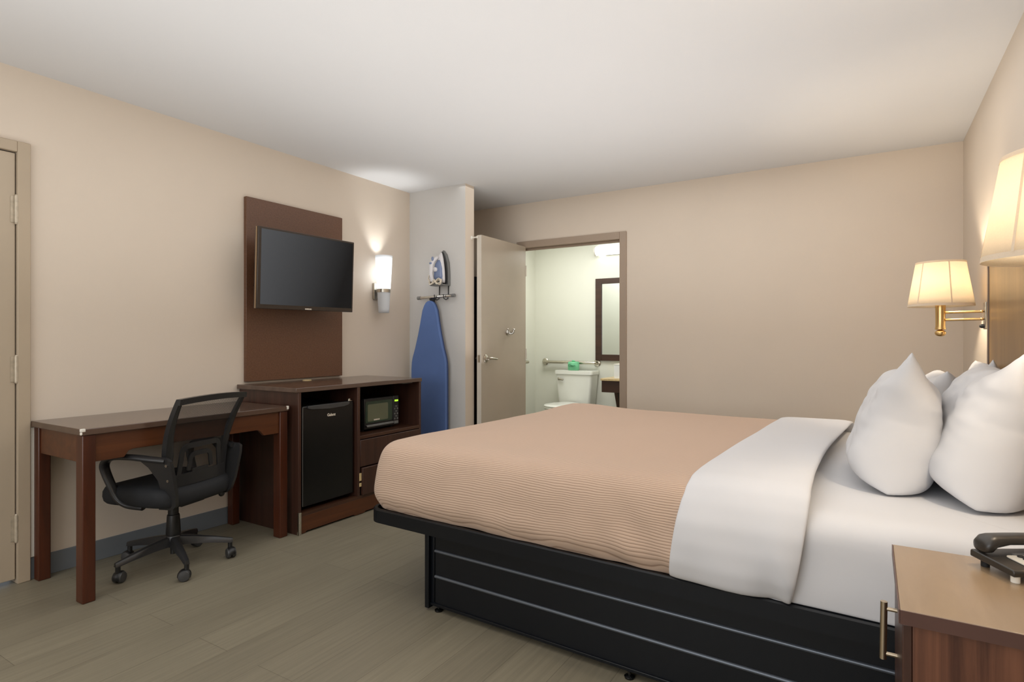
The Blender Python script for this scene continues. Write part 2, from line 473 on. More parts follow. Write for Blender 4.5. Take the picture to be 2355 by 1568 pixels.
# ---- bathroom door frame and open door leaf
fr = MB()
fw = .05
fr.box(OX1-.012, OX1+fw, YF-.012, YF+.132, 0, OZ+fw).box(OX0-.002, OX0+.012, YF-.012, YF+.132, 0, OZ+fw).box(OX0+.012, OX1-.012, YF-.012, YF+.132, OZ-.012, OZ+fw)
fr.box(OX0+.012, OX1-.012, YF+.04, YF+.07, OZ-.03, OZ-.012)
S('trim_2', fr, M_trimdark, bevel=.003)
hx, hy, L, ang, TH = -2.757, 4.728, .735, math.radians(.1), .045
ux = Vector((math.sin(ang), -math.cos(ang), 0))       # along the leaf, from hinge to free edge
nx = Vector((math.cos(ang), math.sin(ang), 0))        # face normal towards the bed
def DP(a, n, z): return Vector((hx, hy, 0)) + ux*a + nx*n + Vector((0,0,z))
def dbox(mb, a0, a1, n0, n1, z0, z1):
    c = [DP(a, n, z) for z in (z0, z1) for (a, n) in ((a0,n0),(a1,n0),(a1,n1),(a0,n1))]
    return mb.add(c, [(3,2,1,0),(4,5,6,7),(0,1,5,4),(1,2,6,5),(2,3,7,6),(3,0,4,7)])
d2 = S('door_2', dbox(MB(), .0, L, -TH, 0, .012, 2.028), M_bathdoor, bevel=.002)
dbox(MB(), L, L+.0015, -TH+.001, -.001, .014, 2.026).build('door_edge', M_edge, d2)
lv = MB()
R_ = basis(DP(L-.06, 0, .995), ux, Vector((0,0,1)), nx)
lv.lathe([(.033,0),(.033,.006),(.028,.01),(.013,.013),(.013,.045),(.0,.046)], M=R_, n=24)
lv.tube([DP(L-.06,.043,.995), DP(L-.075,.05,.996), DP(L-.11,.052,.994), DP(L-.17,.048,.988)], [.011,.011,.010,.008], 10)
lv.build('lever_handle', M_chrome, d2, smooth='auto')
lv = MB()
R_ = basis(DP(L-.06, -TH, .995), ux, Vector((0,0,1)), -nx)
lv.lathe([(.033,0),(.033,.006),(.028,.01),(.013,.013),(.013,.045),(.0,.046)], M=R_, n=24)
lv.tube([DP(L-.06,-TH-.043,.995), DP(L-.075,-TH-.05,.996), DP(L-.11,-TH-.052,.994), DP(L-.17,-TH-.048,.988)], [.011,.011,.010,.008], 10)
lv.build('lever_handle', M_chrome, d2, smooth='auto')
dbox(MB(), L+.0015, L+.004, -.034, -.012, .965, 1.025).build('latch_plate', M_chrome, d2)
hk = MB()
R_ = basis(DP(.33, 0, 1.215), ux, Vector((0,0,1)), nx)
hk.lathe([(.021,0),(.021,.005),(.012,.012),(.009,.02)], M=R_, n=20)
hk.tube([DP(.33,.018,1.213), DP(.325,.04,1.205), DP(.32,.058,1.215), DP(.318,.066,1.24)], [.008,.008,.007,.006], 10)
hk.tube([DP(.33,.018,1.216), DP(.30,.03,1.225), DP(.28,.036,1.245)], [.007,.006,.005], 8)
hk.tube([DP(.33,.018,1.216), DP(.36,.03,1.225), DP(.375,.036,1.245)], [.007,.006,.005], 8)
hk.ball(DP(.318,.066,1.243), .0085, 8).ball(DP(.279,.036,1.247), .0075, 8).ball(DP(.376,.036,1.247), .0075, 8)
hk.build('robe_hook', M_chromed, d2, smooth='auto')
for z in (.25, 1.02, 1.8):
    MB().cyl(DP(-.004,-.0,z-.05), DP(-.004,-.0,z+.05), .007, 10).build('hinge', M_chrome, d2, smooth='auto')

# ---- niche behind the stub wall
pn = MB().box(XL+.02, -2.875, YF-.045, YF-.013, .0, 1.42)
tag(pn.build('backing_board', M_wood, bevel=.003), 'tall dark brown board standing in the niche behind the open bathroom door', 'board')
rod = thing('clothes_rail', 'thin silver clothes rail in the niche behind the open door', 'clothes rail', (-3.13, YF-.16, 1.655))
MB().cyl((XL+.006, YF-.16, 1.68), (-2.88, YF-.16, 1.68), .0125, 14).build('rail', M_steel, rod, smooth='auto')
MB().box(-2.895, -2.887, YF-.18, YF-.0005, 1.655, 1.705).build('bracket', M_steel, rod, bevel=.002)
MB().lathe([(.03,0),(.03,.006),(.014,.01)], M=Matrix.Translation((XL+.0005, YF-.16, 1.68)) @ Matrix.Rotation(PI/2,4,'Y')).build('flange', M_steel, rod, smooth='auto')
g = MB()
def garment(u, v):
    a = 2*PI*u
    w = .16+.06*v; d = .045+.02*v
    rip = 1+.12*math.sin(5*a+2*v)
    return Vector((-3.24+w*math.cos(a)*rip, YF-.16+d*math.sin(a)*rip, 1.76-.36*v-.02*math.cos(a)))
g.grid(garment, 41, 10)
gm = g.build('hanging_bag', M_cloth, smooth=True)
tag(gm, 'black cloth bag hung over the silver rail in the niche', 'bag')
st = MB().lathe([(.016,0),(.016,.004),(.006,.007),(.006,.045),(.009,.05),(.009,.06),(0.001,.062)], M=Matrix.Translation((-2.8355+.0005, 3.965, 2.005)) @ Matrix.Rotation(PI/2,4,'Y'), n=14)
tag(st.build('door_bumper', M_white, smooth='auto'), 'small white door bumper pin high on the end of the partition wall', 'door bumper')

# ------------------------------------------------------------------ desk
dk = thing('writing_desk', 'reddish dark wood writing desk along the left wall with chipped corners', 'desk', (-3.17, 1.7, 0))
MB().box(-3.426, -2.905, 1.166, 2.222, .735, .763).build('desktop', M_woodtop, dk, bevel=.003)
for (x0, x1, y0, y1) in ((-2.975,-2.912,1.174,1.226), (-2.975,-2.912,2.168,2.219), (-3.424,-3.372,1.178,1.228), (-3.424,-3.372,2.168,2.217)):
    MB().box(x0, x1, y0, y1, 0, .735).build('leg', M_red, dk, bevel=.004)
ap = [(1.226,.735),(1.226,.612),(1.345,.612),(1.365,.640),(1.385,.645),(2.03,.645),(2.045,.638),(2.07,.610),(2.168,.610),(2.168,.735)]
MB().prism(ap, 'x', -2.945, -2.922).build('front_apron', M_redy, dk, bevel=.002)
MB().box(-3.372, -2.975, 1.186, 1.206, .61, .735).build('side_apron', M_redy, dk, bevel=.002)
MB().box(-3.372, -2.975, 2.188, 2.208, .61, .735).build('side_apron', M_redy, dk, bevel=.002)
c = MB()
c.box(-2.918, -2.9035, 1.1645, 1.184, .750, .7645).box(-2.916, -2.9035, 1.1645, 1.172, .737, .75)
c.build('corner_chip', M_white, dk, bevel=.003)
MB().box(-2.915, -2.9035, 2.208, 2.2235, .744, .7645).build('corner_chip', M_white, dk, bevel=.003)
# pale conduit strip on wall beside door frame
tag(MB().box(XL+.0005, XL+.012, 1.1665, 1.185, .107, .73).build('cable_conduit', M_white, bevel=.003), 'narrow white cable cover on the wall between door frame and desk leg', 'cable cover')

# ------------------------------------------------------------------ credenza with fridge and microwave
cx0, cx1, cy0, cy1, ct = -3.435, -2.862, 2.256, 3.352, .868
cr = thing('credenza', 'dark brown credenza under the television holding fridge and microwave', 'cabinet', (-3.15, 2.8, 0))
MB().box(cx0, cx1+.003, cy0-.018, cy1+.008, ct-.028, ct).build('cabinet_top', M_woodtop, cr, bevel=.003)
MB().box(cx0, cx1, cy0, cy0+.019, .0, ct-.028).build('side_panel', M_wood, cr, bevel=.0015)
MB().box(cx0, cx1, cy1-.019, cy1, .0, ct-.028).build('side_panel', M_wood, cr, bevel=.0015)
MB().box(cx0, cx1, 2.719, 2.742, .125, ct-.028).build('divider', M_wood, cr, bevel=.0015)
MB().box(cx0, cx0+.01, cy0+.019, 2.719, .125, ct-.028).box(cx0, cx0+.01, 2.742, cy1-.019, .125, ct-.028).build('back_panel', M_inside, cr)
MB().box(cx0+.01, cx1, 2.742, cy1-.019, .495, .517).build('shelf', M_woody, cr, bevel=.0015)
MB().box(cx0+.01, cx1-.003, cy0+.019, cy1-.019, .105, .125).build('bottom_panel', M_woody, cr)
kp = [(cy0+.019,.105),(cy0+.019,.003),(cy0+.05,.003),(cy0+.06,.012),(2.69,.012),(2.70,.003),(2.78,.003),(2.79,.012),(cy1-.06,.012),(cy1-.05,.003),(cy1-.019,.003),(cy1-.019,.105)]
MB().prism(kp, 'x', cx1-.022, cx1-.003).build('kick_board', M_redy, cr, bevel=.001)
dr = MB().box(cx1-.018, cx1+.001, 2.745, cy1-.003, .312, .489).build('drawer', M_wood, cr, bevel=.003)
do = MB().box(cx1-.005, cx1+.016, 2.752, cy1-.003, .128, .306).build('cabinet_door', M_wood, cr, bevel=.003)
for z0, z1 in ((.243,.293), (.205,.228)):
    MB().box(cx1-.002, cx1+.003, 2.734, 2.751, z0-.06+.04, z1-.06+.04).build('hinge', M_gold, do)
cp = MB().box(cx1-.01, cx1+.004, cy0-.003, cy0-.0005, .0, .132).box(cx1+.0005, cx1+.004, cy0-.003, cy0+.018, .0, .132)
cp.box(cx1+.004, cx1+.005, cy0+.002, cy0+.006, .002, .13).box(cx1+.004, cx1+.005, cy0+.010, cy0+.014, .002, .13)
cp.build('corner_guard', M_steel, cr, bevel=.0006)
MB().box(-2.96, -2.90, 3.20, 3.30, ct-.037, ct-.0285).build('bottle_opener_bracket', M_grey, cr, bevel=.002)
# cable grommet on the top
tag(MB().lathe([(.03,0),(.03,.003),(.024,.004)], (-3.36, 2.72, ct+.0003)).build('cable_grommet', M_gold, smooth='auto'), 'small tan cable grommet on top of the credenza', 'cable grommet')

# fridge
fx = -2.884
fg = thing('mini_fridge', 'black mini fridge standing in the left bay of the credenza', 'fridge', (-3.12, 2.5, .125))
MB().box(cx0+.06, fx-.045, 2.307, 2.697, .142, .745).build('body', M_frig, fg, bevel=.006)
fd = MB().box(fx-.042, fx, 2.302, 2.703, .150, .752).build('door', M_frig, fg, bevel=.006)
hp = [(2.335,.753),(2.335,.738),(2.36,.731),(2.50,.722),(2.62,.726),(2.66,.737),(2.66,.753)]
MB().prism(hp, 'x', fx-.010, fx+.012).build('handle_strip', M_castor, fd, bevel=.002)
MB().cyl((fx-.02, 2.685, .753), (fx-.02, 2.685, .768), .011, 14).box(fx-.035, fx-.004, 2.665, 2.698, .7525, .757).build('top_hinge', M_steel, fd, bevel=.001)
MB().cyl((fx-.002, 2.648, .741), (fx+.0085, 2.648, .741), .009, 12).build('hinge_cap', M_steel, fd, smooth='auto')
MB().box(fx-.001, fx+.0014, 2.3005, 2.3035, .156, .747).build('edge_highlight', M_grey, fd)  # pale line painting the highlight along the door edge
for y in (2.33, 2.67):
    MB().lathe([(.014,0),(.014,.008),(.008,.010),(.008,.018)], (fx-.08, y, .1255)).build('foot', M_rubber, fg, smooth='auto')
text('logo', 'Galanz', .024, basis((fx+.0008, 2.520, .682), Vector((0,1,0)), Vector((0,0,1)), Vector((1,0,0))), M_logo, fd, bold=.0006)

# microwave
mx = -2.955
mw = thing('microwave', 'small black microwave with green clock in the open right bay of the credenza', 'microwave', (-3.12, 3.04, .517))
my0, my1, mz0, mz1 = 2.868, 3.212, .532, .745
MB().box(cx0+.07, mx-.022, my0+.002, my1-.002, mz0, mz1-.003).build('body', M_glossblack, mw, bevel=.008)
md = MB().box(mx-.022, mx, my0, 3.152, mz0+.001, mz1).build('door', M_black, mw, bevel=.005)
M_mwglass = simple('microwave_window', (98,102,80), .2, var=.06, vscale=5)
M_mwfr = simple('microwave_door_film', (44,62,48), .25, var=.1)
MB().prism(rrect(.262,.148,.012,5,3.01,.650), 'x', mx+.0002, mx+.0015).build('door_film', M_mwfr, md)
MB().prism(rrect(.200,.118,.01,5,2.998,.645), 'x', mx+.0016, mx+.0024).build('window', M_mwglass, md)
MB().prism([(3.152-.004,.563),(3.152-.004,.548),(my0+.02,.548),(my0+.01,.563)], 'x', mx, mx+.012).build('door_handle', M_grey, md, bevel=.003)
cpn = MB().box(mx-.022, mx, 3.1535, my1, mz0+.001, mz1).build('control_panel', M_blackmat, mw, bevel=.005)
MB().box(mx+.0002, mx+.0012, 3.163, 3.204, .695, .722).build('display_window', M_glossblack, cpn)
text('clock_digits', '10:24', .0175, basis((mx+.0018, 3.1835, .7085), Vector((0,1,0)), Vector((0,0,1)), Vector((1,0,0))), M_green_led, cpn, bold=.0009)
for r_ in range(6):
    for k in range(3):
        MB().box(mx+.0002, mx+.0016, 3.163+.0145*k, 3.174+.0145*k, .662-.018*r_, .674-.018*r_).build('button', M_grey if (r_+k) % 2 else M_castor, cpn)
MB().box(mx+.0002, mx+.003, 3.161, 3.205, .542, .562).build('door_release', M_grey, cpn, bevel=.001)
text('logo', 'EMERSON', .0125, basis((mx+.003, 2.985, .593), Vector((0,1,0)), Vector((0,0,1)), Vector((1,0,0))), M_logo, md, bold=.0006)
for (x, y) in ((mx-.05, my0+.03), (mx-.05, my1-.03), (cx0+.12, my0+.03), (cx0+.12, my1-.03)):
    MB().cyl((x, y, .5172), (x, y, .532), .012, 12).build('foot', M_rubber, mw, smooth='auto')

# ------------------------------------------------------------------ tv panel, tv, sconce
tp = MB().box(XL+.0005, -3.412, 2.289, 3.088, .882, 2.076)
tp = tp.build('wall_panel', M_panelw, bevel=.0025)
tag(tp, 'tall dark walnut panel on the left wall behind the television', 'wall panel')
tv = thing('television', 'flat black television on a wall arm in front of the walnut panel', 'television', (-3.2, 2.61, 1.6))
# tilted local frame for the screen
tilt = math.radians(2.6); roll = math.radians(.55)
tc_ = Vector((-3.20, 2.612, 1.602))
ey = Vector((0, math.cos(roll), math.sin(roll)))
nz_ = Vector((math.cos(tilt), 0, -math.sin(tilt)))
ez = nz_.cross(ey).normalized()
if ez.z < 0: ez = -ez
TM = basis(tc_, nz_, ey, ez)
tw, thh = .777, .507
MB().obox(TM @ Matrix.Translation((-.018,0,0)), .036, tw, thh).build('housing', M_bronze, tv, bevel=.004)
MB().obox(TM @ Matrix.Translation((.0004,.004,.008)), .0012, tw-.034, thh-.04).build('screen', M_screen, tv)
MB().obox(TM @ Matrix.Translation((-.018,-tw/2-.001,0)), .012, .0025, thh-.004).build('side_trim', M_bezedge, tv)
MB().obox(TM @ Matrix.Translation((-.05,0,-.02)), .03, tw*.72, thh*.62).build('rear_cover', M_black, tv, bevel=.012)
text('logo', 'SAMSUNG', .0115, TM @ basis((.0012,-.005,-thh/2+.0085), Vector((0,1,0)), Vector((0,0,1)), Vector((1,0,0))), M_logo, tv, bold=.0005)
MB().box(-3.4115, -3.395, 2.40, 2.62, 1.50, 1.74).build('wall_plate', M_black, tv, bevel=.004)
MB().box(-3.395, -3.265, 2.46, 2.49, 1.55, 1.60).box(-3.395, -3.265, 2.53, 2.56, 1.64, 1.69).build('mount_arm', M_black, tv, bevel=.004)
MB().tube([(-3.36,2.385,1.71), (-3.35,2.338,1.69), (-3.345,2.325,1.62), (-3.345,2.34,1.55), (-3.345,2.325,1.50), (-3.34,2.345,1.455), (-3.33,2.42,1.45)], [.022,.026,.024,.03,.026,.018,.012], 10).build('cable_bundle', M_glossblack, tv, smooth=True)
MB().box(-3.35, -3.33, 2.338, 2.352, 1.425, 1.452).build('cable_plug', M_white, tv, bevel=.002)

sn = thing('wall_sconce', 'frosted white glass wall sconce with nickel band beside the television', 'wall lamp', (-3.43, 3.455, 1.5))
MB().box(XL+.0005, -3.418, 3.428, 3.490, 1.482, 1.612).build('back_plate', M_chrome, sn, bevel=.002)
sx, sy = -3.352, 3.468
def sr(z): return .040+(z-1.37)*(.067-.040)/(1.832-1.37)
gl = MB(); lean = .0
gl.lathe([(sr(z), z) for z in [1.372+.46*k/16 for k in range(17)]], (sx, sy, 0), 36, cap=False)
gl.build('glass_shade', M_glass, sn, smooth=True, solid=.004)
MB().lathe([(.0395,1.3722),(.0005,1.3722)], (sx, sy, 0), 30, cap=False).build('glass_bottom', M_glass, sn)
MB().lathe([(sr(1.55)-.004,1.548),(sr(1.55)-.004,1.552),(.001,1.553)], (sx, sy, 0), 30).build('light_divider', M_white, sn, smooth='auto')  # unseen disc added to keep the light out of the lower glass
MB().lathe([(sr(1.548)+.0035,1.535),(sr(1.548)+.0035,1.562),(sr(1.548)+.001,1.563),(sr(1.548)+.001,1.534)], (sx, sy, 0), 36, cap=False).box(-3.418, sx-.049, 3.456, 3.480, 1.537, 1.560).build('band', M_chrome, sn, smooth='auto')
MB().lathe([(.0,1.565),(.014,1.57),(.018,1.585),(.018,1.60),(.010,1.615),(.0,1.618)], (sx, sy, 0), 16).build('bulb', emit('cool_bulb', (255,252,246), 8), sn, smooth=True)

# ------------------------------------------------------------------ iron, hanger, board
ib = thing('ironing_board', 'blue covered ironing board hanging upright on the grey partition', 'ironing board', (-3.16, 3.82, .1))
bx, bw = -3.158, .188
right = []
prof = [(1.482,.0),(1.478,.022),(1.466,.040),(1.445,.056),(1.40,.076),(1.30,.096),(1.20,.118),(1.08,.150),(1.0,.176),(.96,.184),(.90,.187),(.80,.188),(.45,.188),(.20,.186),(.14,.178),(.115,.16),(.112,.12)]
for z, w in prof: right.append((w, z))
def shift(z): return -.006+.012*max(0, min(1, (z-.9)/.58))
outl = [(bx+w+shift(z), z) for w, z in right] + [(bx-w+shift(z), z) for w, z in reversed(right[1:])]
MB().prism(outl, 'y', 3.795, 3.822).build('cover', M_blue, ib, bevel=.008, seg=3)
outl2 = [(bx+w*1.012+shift(z), z) for w, z in right] + [(bx-w*1.012+shift(z), z) for w, z in reversed(right[1:])]
MB().prism(outl2, 'y', 3.815, 3.832).build('cover_hem', M_bluedk, ib, bevel=.005)
lg = MB()
lg.tube([(bx-.02,3.838,1.44), (bx+.005,3.836,1.50), (bx+.012,3.833,1.512)], .009, 8)
lg.tube([(bx+.03,3.838,1.44), (bx+.02,3.836,1.50), (bx+.014,3.833,1.512)], .009, 8)
lg.prism([(bx-.03,1.512),(bx+.055,1.512),(bx+.02,1.46),(bx+.005,1.46)], 'y', 3.828, 3.838)
lg.build('leg_bracket', M_black, ib, smooth='auto')
MB().cyl((-3.292,3.826,1.509), (-2.918,3.826,1.518), .0125, 14).build('foot_bar', M_chromed, ib, smooth='auto')
MB().cyl((-3.302,3.826,1.5088), (-3.268,3.826,1.5096), .0145, 14).build('foot_cap', M_grey, ib, smooth='auto')
MB().cyl((-2.935,3.826,1.5176), (-2.905,3.826,1.5183), .0145, 14).build('foot_cap', M_grey, ib, smooth='auto')
for sx_ in (-1, 1):
    MB().tube([(bx+.09*sx_,3.843,.25), (bx+.03*sx_,3.843,1.44)], .010, 8).build('folded_leg', M_chromed, ib, smooth='auto')
MB().cyl((bx-.14,3.843,.25), (bx+.14,3.843,.25), .010, 10).build('cross_bar', M_chromed, ib, smooth='auto')

hg = thing('iron_caddy', 'dark grey wall caddy holding the iron above the board', 'iron holder', (-3.07, 3.85, 1.5))
bk = [( -3.118,1.605),(-3.118,1.70),(-3.110,1.80),(-3.085,1.87),(-3.050,1.905),(-3.02,1.87),(-2.996,1.80),(-2.988,1.70),(-2.988,1.605)]
MB().prism(bk, 'y', 3.852, 3.8775).build('back_plate', M_grey, hg, bevel=.004)
MB().box(-3.118, -2.988, 3.775, 3.852, 1.602, 1.612).box(-3.124, -3.116, 3.772, 3.852, 1.602, 1.66).box(-3.116, -2.996, 3.772, 3.779, 1.602, 1.622).build('tray', M_grey, hg, bevel=.002)
for xx in (-3.10, -3.005):
    MB().tube([(xx,3.87,1.604), (xx,3.868,1.53), (xx,3.86,1.497), (xx,3.835,1.487), (xx,3.808,1.495), (xx,3.800,1.53)], .0042, 8).build('board_hook', M_black, hg, smooth=True)

ir = thing('steam_iron', 'white and blue steam iron standing upright in the wall caddy', 'iron', (-3.06, 3.82, 1.62))
# sole faces the wall, point up.  local: x across, z up, y out from wall (towards camera -y)
def irow(z, w, d0, d1, n=22):
    r = []
    for k in range(n):
        a = 2*PI*k/n
        c_, s_ = math.cos(a), math.sin(a)
        r.append(Vector((-3.053+w*abs(c_)**.7*(1 if c_ >= 0 else -1), (d0+d1)/2+(d1-d0)/2*abs(s_)**.7*(1 if s_ >= 0 else -1), z)))
    return r
MB().loft([irow(z, w, 3.838, 3.851) for z, w in ((1.625,.054),(1.68,.056),(1.74,.052),(1.80,.042),(1.85,.026),(1.882,.010),(1.888,.003))]).build('soleplate', M_black, ir, smooth='auto')
MB().loft([irow(z, w, d, 3.838) for z, w, d in ((1.626,.047,3.800),(1.66,.051,3.790),(1.72,.049,3.785),(1.78,.041,3.788),(1.83,.029,3.802),(1.865,.014,3.822),(1.882,.005,3.832))]).build('body', M_ironw, ir, smooth=True)
MB().loft([irow(z, w, d, 3.812) for z, w, d in ((1.642,.040,3.781),(1.68,.044,3.776),(1.74,.041,3.775),(1.785,.031,3.781),(1.815,.014,3.795))]).build('water_tank', M_ironb, ir, smooth=True)
hd = MB().tube([(-3.088,3.790,1.63), (-3.094,3.762,1.645), (-3.096,3.752,1.70), (-3.092,3.752,1.77), (-3.080,3.765,1.81), (-3.062,3.800,1.842)], [.015,.016,.015,.016,.016,.013], 12)
hd.build('handle', M_ironw, ir, smooth=True)
MB().ball((-3.092,3.742,1.785), .013, 8, (1,.8,.7)).ball((-3.078,3.750,1.822), .014, 8, (.8,.7,1.3)).build('button', M_ironb, ir, smooth=True)
MB().lathe([(.019,0),(.019,.012),(.013,.017),(0.001,.018)], M=Matrix.Translation((-3.066,3.777,1.735)) @ Matrix.Rotation(PI/2,4,'X'), n=18).build('dial', M_ironw, ir, smooth='auto')
cd = MB()
pts = []
for k in range(60):
    a = 2*PI*k/60
    pts.append((-3.060+.058*math.cos(a), 3.762+.006*math.sin(2*a), 1.634+.020*math.sin(2*a)))
cd.tube(pts, .0052, 8, loop=True)
cd.tube([(p[0]*1.0+.004*math.sin(i), p[1]-.008, p[2]+.005*math.cos(i*.7)) for i, p in enumerate(pts)], .0045, 8, loop=True)
cd.tube([(p[0], p[1]+.009, p[2]*1.0+.006*math.cos(i*.3)) for i, p in enumerate(pts)], .0048, 8, loop=True)
cd.tube([(-3.112,3.762,1.634),(-3.135,3.764,1.66),(-3.128,3.766,1.69),(-3.10,3.770,1.70)], .006, 8)
cd.build('power_cord', M_cream, ir, smooth=True)

# ------------------------------------------------------------------ bathroom things
to = thing('toilet', 'white toilet with cistern seen through the bathroom doorway', 'toilet', (-2.915, 6.0, 0))
tx = -2.915
def tank_ring(z, w, d0, d1, r=.03):
    return [Vector((tx+p[0], (d0+d1)/2+p[1], z)) for p in rrect(w, d1-d0, r, 5)]
MB().loft([tank_ring(z, w, 6.10-e, 6.288) for z, w, e in ((.40,.385,.0),(.43,.405,.005),(.60,.435,.012),(.752,.462,.018))]).build('cistern', M_porc, to, smooth='auto')
MB().loft([tank_ring(z, w, 6.072, 6.292) for z, w in ((.754,.478),(.788,.482),(.797,.474),(.799,.44))]).build('cistern_lid', M_porc, to, smooth='auto')
MB().lathe([(.018,0),(.018,.008),(.008,.014)], M=Matrix.Translation((tx-.18,6.084,.70)) @ Matrix.Rotation(PI/2,4,'X'), n=16).tube([(tx-.18,6.066,.70),(tx-.15,6.062,.697),(tx-.118,6.062,.69)], [.008,.011,.010], 10).build('flush_lever', M_chrome, to, smooth='auto')
def oval(z, w, y0, y1, n=36):
    return [Vector((tx+w*math.cos(2*PI*k/n), (y0+y1)/2+(y1-y0)/2*math.sin(2*PI*k/n)*(1.0 if math.sin(2*PI*k/n) < 0 else .98), z)) for k in range(n)]
MB().loft([oval(z, w, a, b) for z, w, a, b in ((0,.11,5.72,6.15),(.05,.10,5.74,6.15),(.20,.11,5.66,6.16),(.32,.165,5.58,6.12),(.395,.185,5.555,6.10),(.40,.182,5.56,6.10))]).build('bowl', M_porc, to, smooth=True)
MB().box(tx-.12, tx+.12, 6.02, 6.27, .30, .40).build('bowl_deck', M_porc, to, bevel=.03, seg=4)
MB().loft([oval(z, w, a, b) for z, w, a, b in ((.402,.186,5.55,6.06),(.412,.190,5.545,6.065),(.420,.187,5.55,6.06))]).build('seat', M_porc, to, smooth='auto')
MB().loft([oval(z, w, a, b) for z, w, a, b in ((.421,.187,5.55,6.06),(.432,.190,5.545,6.065),(.440,.182,5.555,6.055),(.443,.12,5.62,6.0))]).build('seat_lid', M_porc, to, smooth=True)

tpap = thing('toilet_roll', 'toilet roll in green printed paper wrap standing on the cistern lid', 'toilet roll', (tx-.02, 6.16, .7995))
px_, py_ = tx-.028, 6.155
MB().lathe([(.01,.800),(.060,.800),(.066,.806),(.067,.85),(.066,.888),(.058,.899),(.04,.897),(.02,.893),(.004,.893)], (px_, py_, 0), 30).build('wrapper', M_green, tpap, smooth=True)
MB().tube([(px_-.02,py_,.894),(px_-.012,py_-.004,.906),(px_+.004,py_,.908),(px_+.02,py_+.004,.9)], [.006,.012,.010,.004], 8).build('paper_twist', M_green, tpap, smooth=True)
text('print', 'Clean', .040, basis((px_+.008, py_-.0685, .855), Vector((1,0,0)), Vector((0,0,1)), Vector((0,-1,0))), M_darkgreen, tpap, ext=.001)

def grab_bar(name, label, pts, fl, dirs):
    t = thing(name, label, 'grab bar', pts[len(pts)//2], group=None)
    MB().tube(pts, .019, 14).build('bar', M_steel, t, smooth='auto')
    for p, d in zip(fl, dirs):
        R_ = basis(p, *d)
        MB().lathe([(.042,0),(.042,.006),(.036,.012),(.021,.014)], M=R_, n=26).build('flange', M_steel, t, smooth='auto')
    return t
Xv, Yv, Zv = Vector((1,0,0)), Vector((0,1,0)), Vector((0,0,1))
gb = [(-3.392,6.299,.888),(-3.392,6.252,.888),(-3.386,6.243,.888),(-3.372,6.238,.888),(-2.726,6.238,.884),(-2.712,6.243,.884),(-2.706,6.252,.884),(-2.706,6.299,.884)]
grab_bar('grab_bar', 'steel grab bar fixed on the wall behind the cistern', gb, [(-3.392,6.2995,.888),(-2.706,6.2995,.884)], [(Xv, Zv, -Yv)]*2)
gs = [(BXL+.001,6.02,.888),(BXL+.048,6.02,.888),(BXL+.058,6.014,.888),(BXL+.062,6.0,.888),(BXL+.062,5.2,.888),(BXL+.058,5.186,.888),(BXL+.048,5.18,.888),(BXL+.001,5.18,.888)]
grab_bar('grab_bar', 'steel grab bar end on the bathroom side wall beside the door edge', gs, [(BXL+.0005,6.02,.888),(BXL+.0005,5.18,.888)], [(Yv, Zv, Xv)]*2)

mr = thing('wall_mirror', 'tall mirror in a dark brown frame on the bathroom wall', 'mirror', (-2.42, 6.29, 1.39))
mx0, mx1, mz0_, mz1_ = -2.72, -2.12, .913, 1.862
fm = MB()
fm.box(mx0, mx0+.075, 6.27, 6.2985, mz0_, mz1_).box(mx1-.075, mx1, 6.27, 6.2985, mz0_, mz1_).box(mx0+.075, mx1-.075, 6.27, 6.2985, mz0_, mz0_+.07).box(mx0+.075, mx1-.075, 6.27, 6.2985, mz1_-.062, mz1_)
fm.build('frame', M_woodx, mr, bevel=.003)
MB().box(mx0+.076, mx1-.076, 6.285, 6.289, mz0_+.071, mz1_-.063).build('glass', M_mirror, mr)

vn = thing('vanity', 'dark wood bathroom vanity with beige counter under the mirror', 'vanity', (-2.02, 6.0, 0))
MB().box(-2.452, BXR-.002, 5.785, 6.298, .718, .742).build('counter', M_counter, vn, bevel=.003)
MB().box(-2.444, BXR-.002, 5.80, 5.82, .594, .718).build('front_apron', M_woodx, vn, bevel=.002)
MB().box(-2.444, -2.424, 5.82, 6.298, .594, .718).build('side_apron', M_woodx, vn, bevel=.002)
for xb in (-2.31, -1.75):
    MB().prism([(5.822,.594),(5.96,.594),(6.22,.0),(6.08,.0)], 'x', xb, xb+.035).build('slanted_leg', M_woodx, vn, bevel=.002)
MB().lathe([(.20,.7425),(.20,.752),(.185,.755),(.17,.75),(.12,.70),(.02,.69)], (-1.93, 6.03, 0), 30).build('basin', M_porc, vn, smooth=True)
bx_ = thing('tissue_box', 'plain white box standing on the vanity counter', 'box', (-2.245, 5.9, .742))
MB().box(-2.315, -2.185, 5.83, 5.96, .7422, .888).build('carton', M_tissue, bx_, bevel=.004)
MB().box(-2.317, -2.183, 5.828, 5.962, .8882, .896).build('lid', M_white, bx_, bevel=.003)

vl = thing('vanity_light', 'white tube light bar on the bathroom wall above the mirror', 'light fixture', (-2.4, 6.25, 2.17))
MB().cyl((-2.69,6.245,2.178), (-1.75,6.245,2.178), .052, 24).build('diffuser', M_tube, vl, smooth='auto')
for x0, x1, r_ in ((-2.712,-2.703,.056), (-2.700,-2.691,.058), (-1.749,-1.74,.058), (-1.737,-1.728,.056)):
    MB().cyl((x0,6.245,2.178), (x1,6.245,2.178), r_, 24).build('end_ring', M_white, vl, bevel=.002)
MB().box(-2.60, -2.20, 6.285, 6.2995, 2.13, 2.226).build('base_plate', M_chrome, vl, bevel=.002)

# ------------------------------------------------------------------ bed
byaw = -math.atan(.0387)
B0 = Vector((-1.940, 1.897, 0))
BMX = Matrix.Translation(B0) @ Matrix.Rotation(byaw, 4, 'Z')
BL, BW = 2.345, 1.93
def bn(p): return BMX @ Vector(p)
bf = thing('bed_frame', 'black steel platform bed base with grooved side panel', 'bed frame', B0, byaw)
